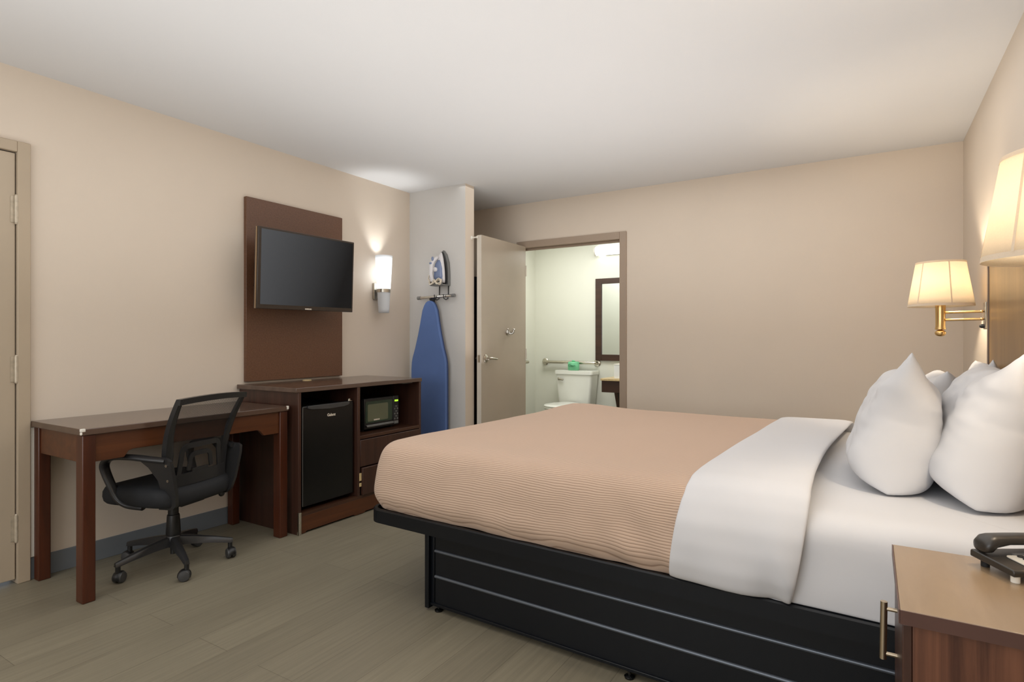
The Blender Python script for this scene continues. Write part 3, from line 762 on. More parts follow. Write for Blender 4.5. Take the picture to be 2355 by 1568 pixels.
# rail: rounded U profile around near side, foot, far side
def plan(off, r=.07, n=8):
    pts = [(BL, off)]
    cx_, cy_ = off+r, off+r
    for k in range(n+1):
        a = -PI/2 - PI/2*k/n
        pts.append((cx_+r*math.cos(a), cy_+r*math.sin(a)))
    cy_ = BW-off-r
    for k in range(n+1):
        a = PI - PI/2*k/n
        pts.append((cx_+r*math.cos(a), cy_+r*math.sin(a)))
    pts.append((BL, BW-off))
    return pts
o0, o1 = plan(0, .075), plan(.018, .060)
rl = MB()
rings = []
for a, b in zip(o0, o1):
    rings.append([Vector((a[0],a[1],.336)), Vector((a[0],a[1],.390)), Vector((a[0]*.75+b[0]*.25,a[1]*.75+b[1]*.25,.395)), Vector((b[0],b[1],.395)), Vector((b[0],b[1],.336))])
rl.loft(rings, True, True)
rl.build('rail', M_bedfr, bf, local=True, smooth='auto', angle=30)
MB().box(.04, BL, .036, BW-.036, .340, .375).build('deck', M_bedfr, bf, local=True)
# plinth
px0, py0 = .323, .036
def side_panel(y_out, y_in):
    s = 1 if y_in > y_out else -1
    mb = MB()
    # plain board; the ledge highlights are painted by the pale strips
    yo = y_out+s*.010
    prof = [(yo+s*.003,.336),(yo+s*.003,.034),(yo+s*.02,.034),(yo+s*.02,.336)]
    mb.prism(prof, 'x', px0+.045, BL-.02)
    return mb
side_panel(py0, .1).build('side_panel', M_bedfr, bf, local=True, smooth='auto', angle=35)
MB().box(px0, px0+.022, py0-.004, py0+.03, .012, .336).build('corner_post', M_bedfr, bf, local=True, bevel=.002)
MB().box(px0+.022, BL-.02, py0+.006, py0+.026, .024, .036).box(px0+.022, px0+.040, py0+.012, py0+.03, .024, .336).build('panel_edge', M_bedfr, bf, local=True, bevel=.002)
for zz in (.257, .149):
    MB().prism([(py0+.0128-.007*math.sin(a), zz+.0065*math.cos(a)) for a in [PI*k/10 for k in range(11)]], 'x', px0+.046, BL-.021).build('highlight_strip', M_highlight, bf, local=True, smooth='auto')  # pale strips standing in for light caught on the grooves
side_panel(BW-py0, BW-.1).build('side_panel', M_bedfr, bf, local=True)
MB().box(px0, px0+.02, py0+.03, BW-py0-.005, .02, .336).build('foot_panel', M_bedfr, bf, local=True, bevel=.002)
for (ex, ey_) in ((.378,.06), (1.241,.05), (2.2,.05), (.378,BW-.06), (1.241,BW-.06), (2.2,BW-.06)):
    MB().lathe([(.0005,0),(.017,0),(.018,.006),(.012,.010),(.006,.012),(.006,.024)], (ex, ey_, 0), 18).build('levelling_foot', M_glossblack, bf, local=True, smooth='auto')

# mattress with fitted sheet
def fbm(p, s, o=0): return noise.noise(Vector((p[0]*s+o, p[1]*s+o*1.7, p[2]*s-o)))
def outline(x0, x1, y0, y1, r, n=8, ns=30):
    pts = []
    for (cx_, cy_, a0) in ((x1-r,y1-r,0), (x0+r,y1-r,PI/2), (x0+r,y0+r,PI), (x1-r,y0+r,1.5*PI)):
        for k in range(n+1):
            a = a0+PI/2*k/n
            pts.append(Vector((cx_+r*math.cos(a), cy_+r*math.sin(a), 0)))
    # resample straight runs
    out = []
    m = len(pts)
    for i in range(m):
        p, q = pts[i], pts[(i+1) % m]
        L_ = (q-p).length; k = max(1, int(L_/.06))
        for j in range(k): out.append(p.lerp(q, j/k))
    return out
def cushion(x0, x1, y0, y1, r, levels, wob, mid):
    base = outline(x0, x1, y0, y1, r)
    cen = Vector(((x0+x1)/2, (y0+y1)/2, 0))
    m = len(base); mb = MB(); rings = []
    spine = []
    hw = (y1-y0)/2
    for p in base:
        spine.append(Vector((min(max(p.x, x0+hw*.9), x1-hw*.9), cen.y, 0)))
    for (off, z) in levels:
        ring = []
        for i, p in enumerate(base):
            t = base[(i+1) % m]-base[i-1]; nrm = Vector((t.y, -t.x, 0)).normalized()
            d = nrm*off
            q = p+d
            ring.append(Vector((q.x, q.y, z)))
        rings.append(ring)
    last = rings[-1]
    for f in (.12,.25,.4,.55,.7,.82,.92,.985):
        ring = [Vector((p.x*(1-f)+s.x*f, p.y*(1-f)+s.y*f, p.z+mid*math.sin(f*PI/2))) for p, s in zip(last, spine)]
        rings.append(ring)
    for r_ in rings:
        for p in r_: p += wob(p)
    mb.loft(rings, True, True)
    return mb
def wobm(p):
    d = .004*fbm(p, 6)
    # horizontal stretched pulls on the near side
    side = 1 if p.y < .25 else .3
    e = side*.010*noise.noise(Vector((p.x*1.5, p.y*2, p.z*26+p.x*3)))
    hid = .022*max(0, min(1, (1.50-p.x)/.08))*(1 if p.y < .15 else (-1 if p.y > BW-.15 else 0))
    hx_ = .07*max(0, min(1, (p.x-1.85)/.45))*(1-p.y/BW)
    dz = 0 if p.z < .44 else d+.004*noise.noise(Vector((p.x*9, p.y*3, 3)))
    return Vector((hx_, hid-e, dz))
mt = cushion(.39, BL-.01, .020, BW-.020, .07, [(-.03,.3962),(.008,.3962),(.0105,.398),(.010,.41),(.008,.45),(.004,.52),(0,.58),(-.01,.615),(-.035,.640),(-.075,.652)], wobm, .004)
o = mt.xf(BMX).build('mattress', M_sheet, smooth=True, sub=1)
tag(o, 'mattress in a white fitted sheet on the black bed base', 'mattress')

# tan bedspread, hollow shell around the foot of the mattress
FX1 = 1.44
def spread():
    x0, y0, y1 = .004, .024, BW-.024
    r = .115
    def path(off):
        pts = []
        k = max(.02, r+off)
        n = 10
        xs = [FX1-(FX1-x0-r)*i/46 for i in range(46)]
        for x in xs: pts.append(Vector((x, y0-off, 0)))
        for i in range(n+1):
            a = -PI/2-PI/2*i/n
            pts.append(Vector((x0+r+k*math.cos(a), y0+r+k*math.sin(a), 0)))
        for i in range(1, 24):
            pts.append(Vector((x0-off, y0+r+(y1-y0-2*r)*i/24, 0)))
        for i in range(n+1):
            a = PI-PI/2*i/n
            pts.append(Vector((x0+r+k*math.cos(a), y1-r+k*math.sin(a), 0)))
        for x in reversed(xs): pts.append(Vector((x, y1+off, 0)))
        return pts
    lev = [(.004,.3965),(.012,.408),(.024,.425),(.034,.445),(.038,.465),(.036,.49),(.032,.515),(.028,.54),(.024,.565),(.018,.59),(.010,.615),(.0,.640),(-.014,.660),(-.034,.677),(-.062,.688),(-.10,.693),(-.113,.695)]
    rings = [[Vector((p.x,p.y,z)) for p in path(off)] for off, z in lev]
    last = rings[-1]
    m = len(last)
    fr_ = [.08,.16,.25,.35,.45,.55,.65,.75,.85,.93,.99]
    yc = (y0+y1)/2
    for f in fr_:
        ring = []
        for p in last:
            s = Vector((max(p.x, x0+.55) if p.x < x0+.55 else p.x, yc, 0))
            ring.append(Vector((p.x*(1-f)+s.x*f, p.y*(1-f)+s.y*f, p.z+.012*math.sin(f*PI/2))))
        rings.append(ring)
    vs = []; uvs = []
    for li, ring in enumerate(rings):
        for p in ring:
            q = p.copy()
            side = 1 if p.z < .69 else .25
            hang = max(0, min(1, (.66-p.z)/.25))
            q.y += (-1 if p.y < yc else 1)*side*(.010*noise.noise(Vector((p.x*4.5, p.z*2.5, 1)))+.006*noise.noise(Vector((p.x*11, p.z*7, 4))))
            q.x += -side*.008*noise.noise(Vector((p.y*5, p.z*3, 7)))*(1 if p.x < .3 else .1)
            q.z += .004*noise.noise(Vector((p.x*3, p.y*3, 2)))*(1-hang)
            # bunched folds near the lower corner by the turned-down sheet
            near = math.exp(-((p.x-1.30)/.20)**2)
            if p.y < .4:
                g_ = hang*near
                q.y += .007*g_*(math.sin(p.x*38+p.z*30)+.2)
                q.y -= .004*g_
            # far foot corner lump
            q.z += .022*math.exp(-((p.x-.22)**2+(p.y-1.72)**2)/.05)
            q.z += .006*math.exp(-((p.x-.15)**2+(p.y-.25)**2)/.03)
            if li == 0: q.z = p.z
            vs.append(q)
            if p.y < yc: v = p.y-max(0, .694-p.z)
            else: v = p.y+max(0, .694-p.z)
            if p.x < .1 and .15 < p.y < BW-.15: pass
            uvs.append((p.x, v))
    mb = MB()
    n = m
    fs = []
    for i in range(len(rings)-1):
        for k in range(n-1):
            fs.append((i*n+k, i*n+k+1, (i+1)*n+k+1, (i+1)*n+k))
    # close the spine
    i = len(rings)-1
    for k in range(n//2):
        a, b = k, n-1-k
        if b-a > 1: fs.append((i*n+a, i*n+a+1, i*n+b-1, i*n+b) if b-1 != a+1 else (i*n+a, i*n+a+1, i*n+b))
    mb.add([BMX @ p for p in vs], fs)
    return mb, uvs
mb, uvs = spread()
o = mb.build('bedspread', M_spread, smooth=True, sub=1, uv=uvs)
tag(o, 'tan ribbed bedspread tucked over the foot of the bed', 'bedspread')

# white turned-down sheet band across the bed
def band():
    # arc path across the bed from near rail over to far side
    y0, y1 = .018, BW-.018
    path = [(y0+.006,.3968),(y0-.014,.42),(y0-.026,.46),(y0-.026,.52),(y0-.014,.58),(y0+.016,.635),(y0+.05,.672),(y0+.10,.692),(y0+.2,.700)]
    n = 16
    for i in range(1, n): path.append((y0+.2+(y1-y0-.4)*i/n, .704))
    path += [(y1-.2,.704),(y1-.10,.697),(y1-.05,.678),(y1-.016,.638),(y1+.006,.58),(y1+.012,.52),(y1+.004,.45),(y1-.01,.41)]
    # refine
    P = []
    for i in range(len(path)-1):
        a, b = path[i], path[i+1]
        k = 3 if i < 9 else 2
        for j in range(k): P.append((a[0]+(b[0]-a[0])*j/k, a[1]+(b[1]-a[1])*j/k))
    P.append(path[-1])
    rings = []
    m = len(P)
    cs = rrect(1, 1, .5, 6)
    cs = []
    NN = 26
    for i, (y, z) in enumerate(P):
        a = P[max(0, i-1)]; b = P[min(m-1, i+1)]
        t = Vector((b[0]-a[0], b[1]-a[1])).normalized()
        nrm = Vector((-t.y, t.x))           # outward (up on top)
        f = i/(m-1)
        top = min(1, max(0, (z-.40)/.28))
        xl = 1.392+.03*f+.033*top; xr = 1.752+.03*top+.015*math.sin(f*9)
        low = 1-top
        xr -= .005*low
        th = .030
        if y > 1.75: th = .026
        ring = []
        for k in range(NN):
            ang = 2*PI*k/NN
            c_, s_ = math.cos(ang), math.sin(ang)
            u = (c_ if abs(c_) > 1 else math.copysign(abs(c_)**.55, c_))
            x = (xl+xr)/2+(xr-xl)/2*u
            w = math.copysign(abs(s_)**.8, s_)*th*.5
            extra = 0
            if w > 0:
                extra = .006*noise.noise(Vector((x*7, f*9, 2)))
                extra += low*.012*math.sin(x*55+z*14)*max(0, min(1, (x-1.48)/.12)) * (1 if y < 1 else 0)
                extra += low*.008*noise.noise(Vector((x*16, z*9, 5)))
            d = w+extra+th*.35
            ring.append(Vector((x, y+nrm.x*d, z+nrm.y*d)))
        rings.append(ring)
    for ring in rings:
        for p in ring: p.z = max(p.z, .3968)
    mb = MB(); mb.loft(rings, True, True)
    return mb
o = band().xf(BMX).build('top_sheet', M_sheet, smooth=True, sub=1)
tag(o, 'white turned-down sheet band crossing the bed beside the tan spread', 'sheet')

# headboard panel on the right wall
hb = thing('headboard', 'glossy brown headboard panel with dark edge on the right wall', 'headboard', (.49, 2.8, .4))
MB().box(.490, XR-.0005, 1.95, 3.60, .30, 1.62).build('panel', M_headb, hb, bevel=.002)
MB().box(.486, XR-.0005, 3.60, 3.63, .30, 1.62).build('edge_strip', M_headedge, hb, bevel=.002)
MB().box(.486, XR-.0005, 1.92, 1.95, .30, 1.62).build('edge_strip', M_headedge, hb, bevel=.002)

# pillows
def pillow(name, label, base, length, height, thick, lean, yaw, seed, ears=(.08,.02), group='white pillows at the head of the bed'):
    NU, NV = 44, 36
    def P(u, v, side):
        a, b = u*2-1, v*2-1           # a along length (-1 near end), b up
        ta = max(0, 1-abs(a)**6)**.55
        tb = max(0, 1-abs(b)**(5.0 if b > 0 else 9.0))**.52
        fat = .97-.22*b-.10*b*b
        t = thick/2*ta*tb*fat
        x = length/2*a*(1-.035*(1-b*b)*abs(a))
        z = height/2*b*(1-.05*(1-a*a)*abs(b))
        # corner ears at the near open end
        if a < 0:
            e = max(0, (-a-.55)/.45)**2
            z += ears[0]*1.15*e*max(0, (b-.72)/.28)**1.4
            x -= .035*e*max(0, (b-.2)/.8)
            z -= ears[1]*e*max(0, (-b-.5)/.5)**2
        p = Vector((x, side*t, z))
        if a < 0: p.y -= .035*max(0, (-a-.5)/.5)*max(0, (b-.5)/.5)
        p.y += .011*noise.noise(Vector((a*2+seed, b*2, side)))*ta*tb
        p.y += .012*noise.noise(Vector((a*5+seed, b*4, 3)))*max(0, .5-tb*ta)*2
        p.y += .006*math.sin(b*9+a*14+seed)*max(0, (-a-.5))*tb*ta
        p.z += .008*noise.noise(Vector((a*3, seed, b)))
        p.y += side*.007*noise.noise(Vector((a*4+b*3, b*7-a*3, seed)))*ta*tb*(.5+max(0, b))
        return p
    mb = MB()
    for side in (1, -1):
        mb.grid(lambda u, v, s=side: P(u, v, s), NU, NV)
    # local x (length) -> world +y ; local y (thickness) -> world x ; tilt about y axis
    M = Matrix.Translation(base) @ Matrix.Rotation(yaw, 4, 'Z') @ Matrix.Rotation(lean, 4, 'Y') @ basis((0,0,height/2), Vector((0,1,0)), Vector((1,0,0)), Vector((0,0,1)))
    mb.xf(M)
    o = mb.build(name, M_pillow, smooth=True, sub=1)
    me = o.data
    bm = bmesh.new(); bm.from_mesh(me); bmesh.ops.remove_doubles(bm, verts=bm.verts, dist=.0006); bmesh.ops.recalc_face_normals(bm, faces=bm.faces); bm.to_mesh(me); bm.free()
    for p in me.polygons: p.use_smooth = True
    tag(o, label, 'pillow', group)
    return o
pillow('pillow', 'front white pillow with a pointed case corner standing nearest the turned-down sheet', (.040, 2.50, .659), .64, .395, .245, math.radians(13), math.radians(0), 1.3, (.075,.0))
pillow('pillow', 'white pillow leaning on the headboard nearest the telephone', (.258, 2.46, .659), .74, .42, .25, math.radians(17), math.radians(0), 5.1, (.06,.0))
pillow('pillow', 'shaded white pillow partly hidden behind the front pillow', (.215, 3.26, .659), .66, .355, .20, math.radians(13), 0, 9.7, (.02,.0))
pillow('pillow', 'far white pillow against the headboard, only its top showing', (.405, 3.27, .659), .66, .40, .11, math.radians(5), 0, 14.2, (.02,.0))

# ------------------------------------------------------------------ nightstand and telephone
ns = thing('nightstand', 'brown wooden nightstand with bar handle at the lower right', 'nightstand', (.28, 1.47, 0))
MB().box(.047, XR-.008, 1.272, 1.669, .634, .66).build('top', M_nighttop, ns, bevel=.0015)
MB().box(.047, XR-.008, 1.2695, 1.2718, .6345, .6595).box(.0447, .0468, 1.2718, 1.669, .6345, .6595).build('edge_band', M_nightedge, ns)
MB().box(.066, XR-.008, 1.280, 1.298, .0, .634).build('side_panel', M_night, ns, bevel=.001)
MB().box(.066, XR-.008, 1.643, 1.661, .0, .634).build('side_panel', M_night, ns, bevel=.001)
MB().box(.48, .495, 1.298, 1.643, .05, .634).build('back_panel', M_night, ns)
MB().box(.07, .48, 1.298, 1.643, .06, .078).build('bottom_panel', M_woody, ns)
ndr = MB().box(.0505, .0655, 1.283, 1.658, .40, .630).build('drawer', M_wood, ns, bevel=.0015)
ndo = MB().box(.0505, .0655, 1.283, 1.658, .075, .395).build('door', M_wood, ns, bevel=.0015)
hd = MB().cyl((.024,1.497,.460), (.026,1.497,.584), .0068, 16)
hd.build('handle', M_handle, ndr, smooth='auto')
MB().cyl((.026,1.497,.569), (.0503,1.497,.569), .0042, 12).build('handle_post', M_handle, ndr, smooth='auto')
MB().cyl((.0245,1.497,.472), (.0503,1.497,.472), .0042, 12).build('handle_post', M_handle, ndr, smooth='auto')
MB().box(.08, .48, 1.30, 1.64, .0, .055).build('plinth', M_wood, ns)

# telephone
ph = thing('telephone', 'black desk telephone with pale keypad face on the nightstand', 'telephone', (.292, 1.602, .66), math.radians(32))
W2, D0, D1_ = .092, -.046, .066
MB().prism([(D0,.014),(D0,.025),(D0+.004,.028),(D1_-.003,.034),(D1_,.030),(D1_,.018)], 'x', -.083, W2).build('base', M_phone, ph, local=True, bevel=.003)
sl = math.atan(.006/.125)
FM = Matrix.Translation((0, 0, .0311)) @ Matrix.Rotation(sl, 4, 'X')
MB().prism(rrect(.118,.060,.008,5,.015,-.008), 'z', .0003, .002).xf(FM).build('face_plate', M_plate, ph, local=True)
for r_ in range(4):
    for k in range(3):
        cx_, cy_ = -.018+.019*k, -.029+.0138*r_
        MB().lathe([(.0062,.0021),(.0062,.0042),(.0045,.005),(.0004,.005)], (cx_, cy_, 0), 16).xf(FM).build('key', M_black, ph, local=True, smooth='auto')
for k in range(4):
    MB().prism(rrect(.011,.006,.002,3,.056,-.029+.0138*k), 'z', .0021,.004).xf(FM).build('function_key', M_grey, ph, local=True)
MB().prism(rrect(.045,.012,.003,4,.0,.026), 'z', .0005,.003).xf(FM).build('label_window', M_grey, ph, local=True)
rr = []
for (x, z, w, h) in [(-.080,.044,.012,.006),(-.077,.047,.020,.013),(-.066,.052,.024,.017),(-.055,.058,.0215,.0135),(-.025,.0615,.020,.0105),(.015,.0615,.020,.0105),(.045,.058,.0215,.0135),(.068,.052,.024,.017),(.083,.047,.020,.013),(.087,.044,.012,.006)]:
    rr.append([Vector((x, .044+w*math.copysign(abs(math.cos(2*PI*k/20))**.7, math.cos(2*PI*k/20)), z+h*math.copysign(abs(math.sin(2*PI*k/20))**.75, math.sin(2*PI*k/20)))) for k in range(20)])
MB().loft(rr).build('handset', M_phone, ph, local=True, smooth='auto', angle=60)
for (x, y) in ((-.070,-.034), (.078,-.034), (-.062,.050), (.078,.050)):
    MB().cyl((x, y, .0003), (x, y, .0145 if y < 0 else .018), .008, 12).build('foot', M_white if y < 0 else M_rubber, ph, local=True, smooth='auto')

# ------------------------------------------------------------------ swing arm wall lamps
def wall_lamp(label, cx_, cy_, wall_y):
    l = thing('swing_arm_lamp', label, 'wall lamp', (XR, wall_y, 1.28), 0, 'brass swing arm lamps with white shades')
    zb, zt, rb, rt = 1.331, 1.567, .147, .110
    MB().lathe([(rb,zb),(rt,zt)], (cx_, cy_, 0), 48, cap=False).build('shade', M_shade, l, smooth=True, solid=.0012)
    def hem(z, r, h, dz):
        return [(r+.0012, z), (r+.0012+dz*.0, z+h)]
    k = (rt-rb)/(zt-zb)
    MB().lathe([(rb+.0016,zb-.001),(rb+.0016+k*.013,zb+.012)], (cx_, cy_, 0), 48, cap=False).build('shade_binding', M_shadehem, l, smooth=True)
    MB().lathe([(rt+.0016-k*.009,zt-.009),(rt+.0016,zt+.001)], (cx_, cy_, 0), 48, cap=False).build('shade_binding', M_shadehem, l, smooth=True)
    sm = MB()
    for a in [math.radians(-76+60*i) for i in range(6)]:
        da = .042
        vs = []
        for (r, z) in ((rb+.0016, zb+.01), (rt+.0016, zt-.006)):
            for s_ in (-1, 1):
                aa = a+s_*da*(.5 if r > .12 else .6)
                vs.append((cx_+r*math.cos(aa), cy_+r*math.sin(aa), z))
        sm.add(vs, [(0,1,3,2)])
    sm.build('shade_seam', M_shadehem, l)
    MB().lathe([(.0005,1.206),(.022,1.206),(.0245,1.208),(.024,1.214),(.0225,1.222),(.0225,1.27),(.0235,1.32),(.0235,1.345),(.014,1.352),(.012,1.372),(.0005,1.372)], (cx_, cy_, 0), 24).build('stem', M_brass, l, smooth='auto')
    MB().ball((cx_, cy_, 1.188), .0255, 14, (1,1,.72)).build('finial', M_brass, l, smooth=True)
    for z in (1.297, 1.258):
        mid = Vector(((cx_+XR)/2+.02, (cy_+wall_y)/2, z))
        MB().cyl((cx_+.015, cy_, z), (XR-.022, wall_y, z), .0068, 12).ball((cx_+.02, cy_, z), .008, 8).ball((XR-.026, wall_y, z), .008, 8).build('arm', M_brass, l, smooth='auto')
    MB().box(XR-.018, XR-.0005, wall_y-.028, wall_y+.028, 1.205, 1.345).build('back_plate', M_steel, l, bevel=.004)
    MB().lathe([(.011,0),(.011,.01),(.007,.018),(0.001,.019)], M=Matrix.Translation((XR-.018, wall_y, 1.222)) @ Matrix.Rotation(-PI/2,4,'Y'), n=14).build('switch', M_blackmat, l, smooth='auto')
    MB().tube([(cx_,cy_,1.372),(cx_,cy_,1.38),(cx_,cy_,1.392),(cx_,cy_,1.402),(cx_,cy_,1.406)], [.012,.018,.022,.016,.006], 16).build('bulb', M_bulb, l, smooth=True)
    sp = MB()
    for i in range(3):
        a = 2*PI*i/3+.3
        sp.cyl((cx_, cy_, zt-.02), (cx_+(rt-.002)*math.cos(a), cy_+(rt-.002)*math.sin(a), zt-.006), .0016, 6)
    sp.lathe([(.012,zt-.022),(.012,zt-.018)], (cx_, cy_, 0), 14)
    sp.build('shade_fitter', M_brass, l)
    for z, e in ((1.45, 14.0),):
        ld = bpy.data.lights.new('lamp_glow', 'POINT'); ld.energy = e; ld.color = (1.0, .85, .66); ld.shadow_soft_size = .03
        lo = bpy.data.objects.new('lamp_glow', ld); COL.objects.link(lo); lo.parent = l
        Mi = world_of(l).inverted()
        lo.location = Mi @ Vector((cx_, cy_, 1.462))
    return l
wall_lamp('smaller looking brass swing arm lamp in the far corner, lit, white shade', .322, 3.86, 3.80)
wall_lamp('large looking lit lamp shade cut off by the right photo edge', .368, 1.735, 1.80)

# ------------------------------------------------------------------ office chair
oc = thing('office_chair', 'black mesh-back swivel office chair pushed in at the desk', 'office chair', (-3.037, 1.628, 0), math.radians(105.5))
def L_(mb, name, m, parent=oc, **kw): return mb.build(name, m, parent, local=True, **kw)
# five star base
rot0 = math.radians(-88-105.5)
for k in range(5):
    a = rot0+2*PI*k/5
    d = Vector((math.cos(a), math.sin(a), 0)); t = Vector((-math.sin(a), math.cos(a), 0))
    rings = []
    for (r, w, zt, zb) in ((.03,.024,.152,.105), (.10,.020,.142,.102), (.19,.016,.122,.092), (.262,.013,.104,.080), (.275,.010,.100,.080)):
        rings.append([d*r+t*w+Vector((0,0,zb)), d*r-t*w+Vector((0,0,zb)), d*r-t*w*.72+Vector((0,0,zt-.004)), d*r-t*w*.3+Vector((0,0,zt)), d*r+t*w*.3+Vector((0,0,zt)), d*r+t*w*.72+Vector((0,0,zt-.004))])
    L_(MB().loft(rings), 'base_leg', M_arm, smooth='auto', angle=50)
    # caster
    cdir = a+.5+.7*k
    cw = Vector((math.cos(cdir), math.sin(cdir), 0)); cp_ = Vector((-math.sin(cdir), math.cos(cdir), 0))
    p = d*.262
    ax = p-cw*.010+Vector((0,0,.0265))
    cs = MB().cyl(p+Vector((0,0,.048)), p+Vector((0,0,.085)), .011, 12)
    for i in range(1):
        R_ = basis(ax, cw, Vector((0,0,1)), cp_)
        hood = [R_ @ Vector((.030*math.cos(q), .030*math.sin(q), 0)) for q in [math.radians(-15+14*j) for j in range(15)]]
        rg = []
        for j in range(15):
            q = math.radians(-20+15*j)
            rg.append([R_ @ Vector((rr_*math.cos(q), rr_*math.sin(q), w)) for rr_, w in ((.0255,-.017),(.0295,-.012),(.030,.0),(.0295,.012),(.0255,.017),(.0255,0))])
        cs.loft(rg)
    co = L_(cs, 'caster', M_black, smooth='auto', angle=50)
    for s_ in (-1, 1):
        R2 = basis(ax+cp_*(s_*.0125), cw, Vector((0,0,1)), cp_*s_)
        MB().lathe([(.0005,-.0085),(.024,-.0085),(.0262,-.006),(.0262,.004),(.023,.0085),(.012,.0105),(.0005,.011)], M=R2, n=24).build('wheel', M_castor, co, local=True, smooth='auto') if False else None
        w_ = MB().lathe([(.0005,-.0085),(.024,-.0085),(.0262,-.006),(.0262,.004),(.023,.0085),(.012,.0105),(.0005,.011)], M=world_of(oc) @ R2, n=24)
        w_.build('wheel', M_castor, co, smooth='auto')
L_(MB().lathe([(.0005,.060),(.014,.060),(.014,.095),(.034,.10),(.036,.15),(.033,.155),(.0005,.156)], (0,0,0), 24), 'hub', M_arm, smooth='auto')
L_(MB().lathe([(.0005,.156),(.033,.156),(.0345,.165),(.029,.255),(.0275,.26),(.0245,.262),(.0245,.298),(.0005,.298)], (0,0,0), 24), 'column_cover', M_black, smooth='auto')
L_(MB().cyl((0,0,.298), (0,0,.325), .014, 16), 'gas_lift', M_chromed, smooth='auto')
L_(MB().box(-.075,.075,-.13,.10,.324,.353), 'seat_mechanism', M_black, bevel=.008)
L_(MB().cyl((-.02,.13,.336),(-.02,.08,.336),.020,14), 'tension_knob', M_black, smooth='auto')
L_(MB().tube([(.07,-.03,.340),(.17,-.06,.334),(.225,-.085,.322)], [.006,.006,.006], 8).ball((.23,-.088,.318), .017, 8, (1,1,1.2)), 'height_lever', M_arm, smooth='auto')
# seat cushion
def seat_ring(z, k, front, off=0):
    n = 44; r = []
    for i in range(n):
        a = 2*PI*i/n
        c_, s_ = math.cos(a), math.sin(a)
        e = .42
        x = .238*k*math.copysign(abs(c_)**e, c_); y = .222*k*math.copysign(abs(s_)**e, s_)
        dz = -.022*max(0, (y-.14)/.09)**2 - .010*max(0, (-y-.12)/.1)**2 + .010*(abs(x)/.23)**3
        r.append(Vector((x, y+.022, z+dz*(.5 if z < .375 else 1))))
    return r
L_(MB().loft([seat_ring(z, k, 0) for z, k in ((.352,.86),(.354,.95),(.366,.99),(.388,1.01),(.412,1.005),(.432,.965),(.442,.90),(.446,.75),(.445,.4),(.444,.05))]), 'seat', M_seat, smooth=True)
# back frame: curve in y-z, side rails in x
def bcurve(t):   # t 0 bottom .. 1 top -> (y,z, halfwidth)
    z = .430+.440*t
    y = -.150-.028*math.sin(t*PI)*0 - .02*t - .085*t*t + .022*math.sin(PI*t)
    hw = .172+.028*math.sin(min(1, t*1.2)*PI/2)+.012*t*t
    return y, z, hw
NB = 26
side = []
fr_pts = []
for s_ in (-1, 1):
    rg = []
    for i in range(NB):
        t = i/(NB-1)
        y, z, hw = bcurve(t)
        w = .040*(1-.5*abs(2*t-.8)); d = .012
        x0, x1 = s_*(hw-w), s_*(hw+.004)
        rg.append([Vector((x0,y-.004,z)), Vector((x0,y-d,z)), Vector(((x0+x1)/2,y-d-.006,z)), Vector((x1,y-d,z)), Vector((x1,y+.014,z)), Vector((x0,y+.006,z))])
    fr_pts.append(rg)
bfm = MB().loft(fr_pts[0]).loft(fr_pts[1])
y, z, hw = bcurve(1)
tr = []
for i in range(21):
    x = -hw-.004+(2*hw+.008)*i/20
    arc = .010*(1-(x/hw)**2)
    bow = -.020*(1-(x/hw)**2)
    tr.append([Vector((x,y+.012+bow,z+arc+.004)), Vector((x,y-.014+bow,z+arc+.004)), Vector((x,y-.010+bow,z+arc-.024)), Vector((x,y+.004+bow,z+arc-.024))])
bfm.loft(tr)
L_(bfm, 'back_frame', M_arm, smooth='auto', angle=50)
def net(u, v):
    t = v
    y, z, hw = bcurve(t)
    x = (hw-.008)*(2*u-1)
    return Vector((x, y-.004-.020*(1-(2*u-1)**2)*(.35+.65*t), z+.008*t*(1-(2*u-1)**2)))
nb = MB().grid(net, 21, 31)
uvn = [(p.x, p.z) for p in nb.v]
L_(nb, 'back_mesh', M_net, smooth=True, uv=uvn)
def onback(x, t, off=-.012):
    y, z, hw = bcurve(t)
    return Vector((x, y-.004-.020*(1-(x/hw)**2)*(.35+.65*t)+off, z))
def strip(path, w, name):
    rg = []
    pts = [onback(x, t) for x, t in path]
    m = len(pts)
    for i, p in enumerate(pts):
        d = (pts[min(i+1, m-1)]-pts[max(i-1, 0)]).normalized()
        sd = d.cross(Vector((0,1,0))).normalized()
        rg.append([p+sd*w/2+Vector((0,-.003,0)), p-sd*w/2+Vector((0,-.003,0)), p-sd*w/2+Vector((0,.004,0)), p+sd*w/2+Vector((0,.004,0))])
    return MB().loft(rg)
def arch(hw, t0, t1, rx=.03, rt=.08):
    P = [(-hw*1.12, t0)]
    n = 7
    for i in range(n+1):
        a = PI-PI/2*i/n
        P.append((-hw+rx+rx*math.cos(a), t1-rt+rt*math.sin(a)))
    for i in range(n+1):
        a = PI/2-PI/2*i/n
        P.append((hw-rx+rx*math.cos(a), t1-rt+rt*math.sin(a)))
    P.append((hw*1.12, t0))
    return P
lum = strip(arch(.115,.14,.46), .026, 'a')
for mb_ in (strip(arch(.064,.18,.36), .022, 'b'),):
    lum.add(mb_.v, mb_.f)
lo_ = strip([(-.165+.033*i, .09) for i in range(11)], .060, 'c'); lum.add(lo_.v, lo_.f)
sq = strip([(-.05,.17),(.05,.17)], .02, 'd'); lum.add(sq.v, sq.f)
L_(lum, 'lumbar_support', M_arm, smooth='auto', angle=60)
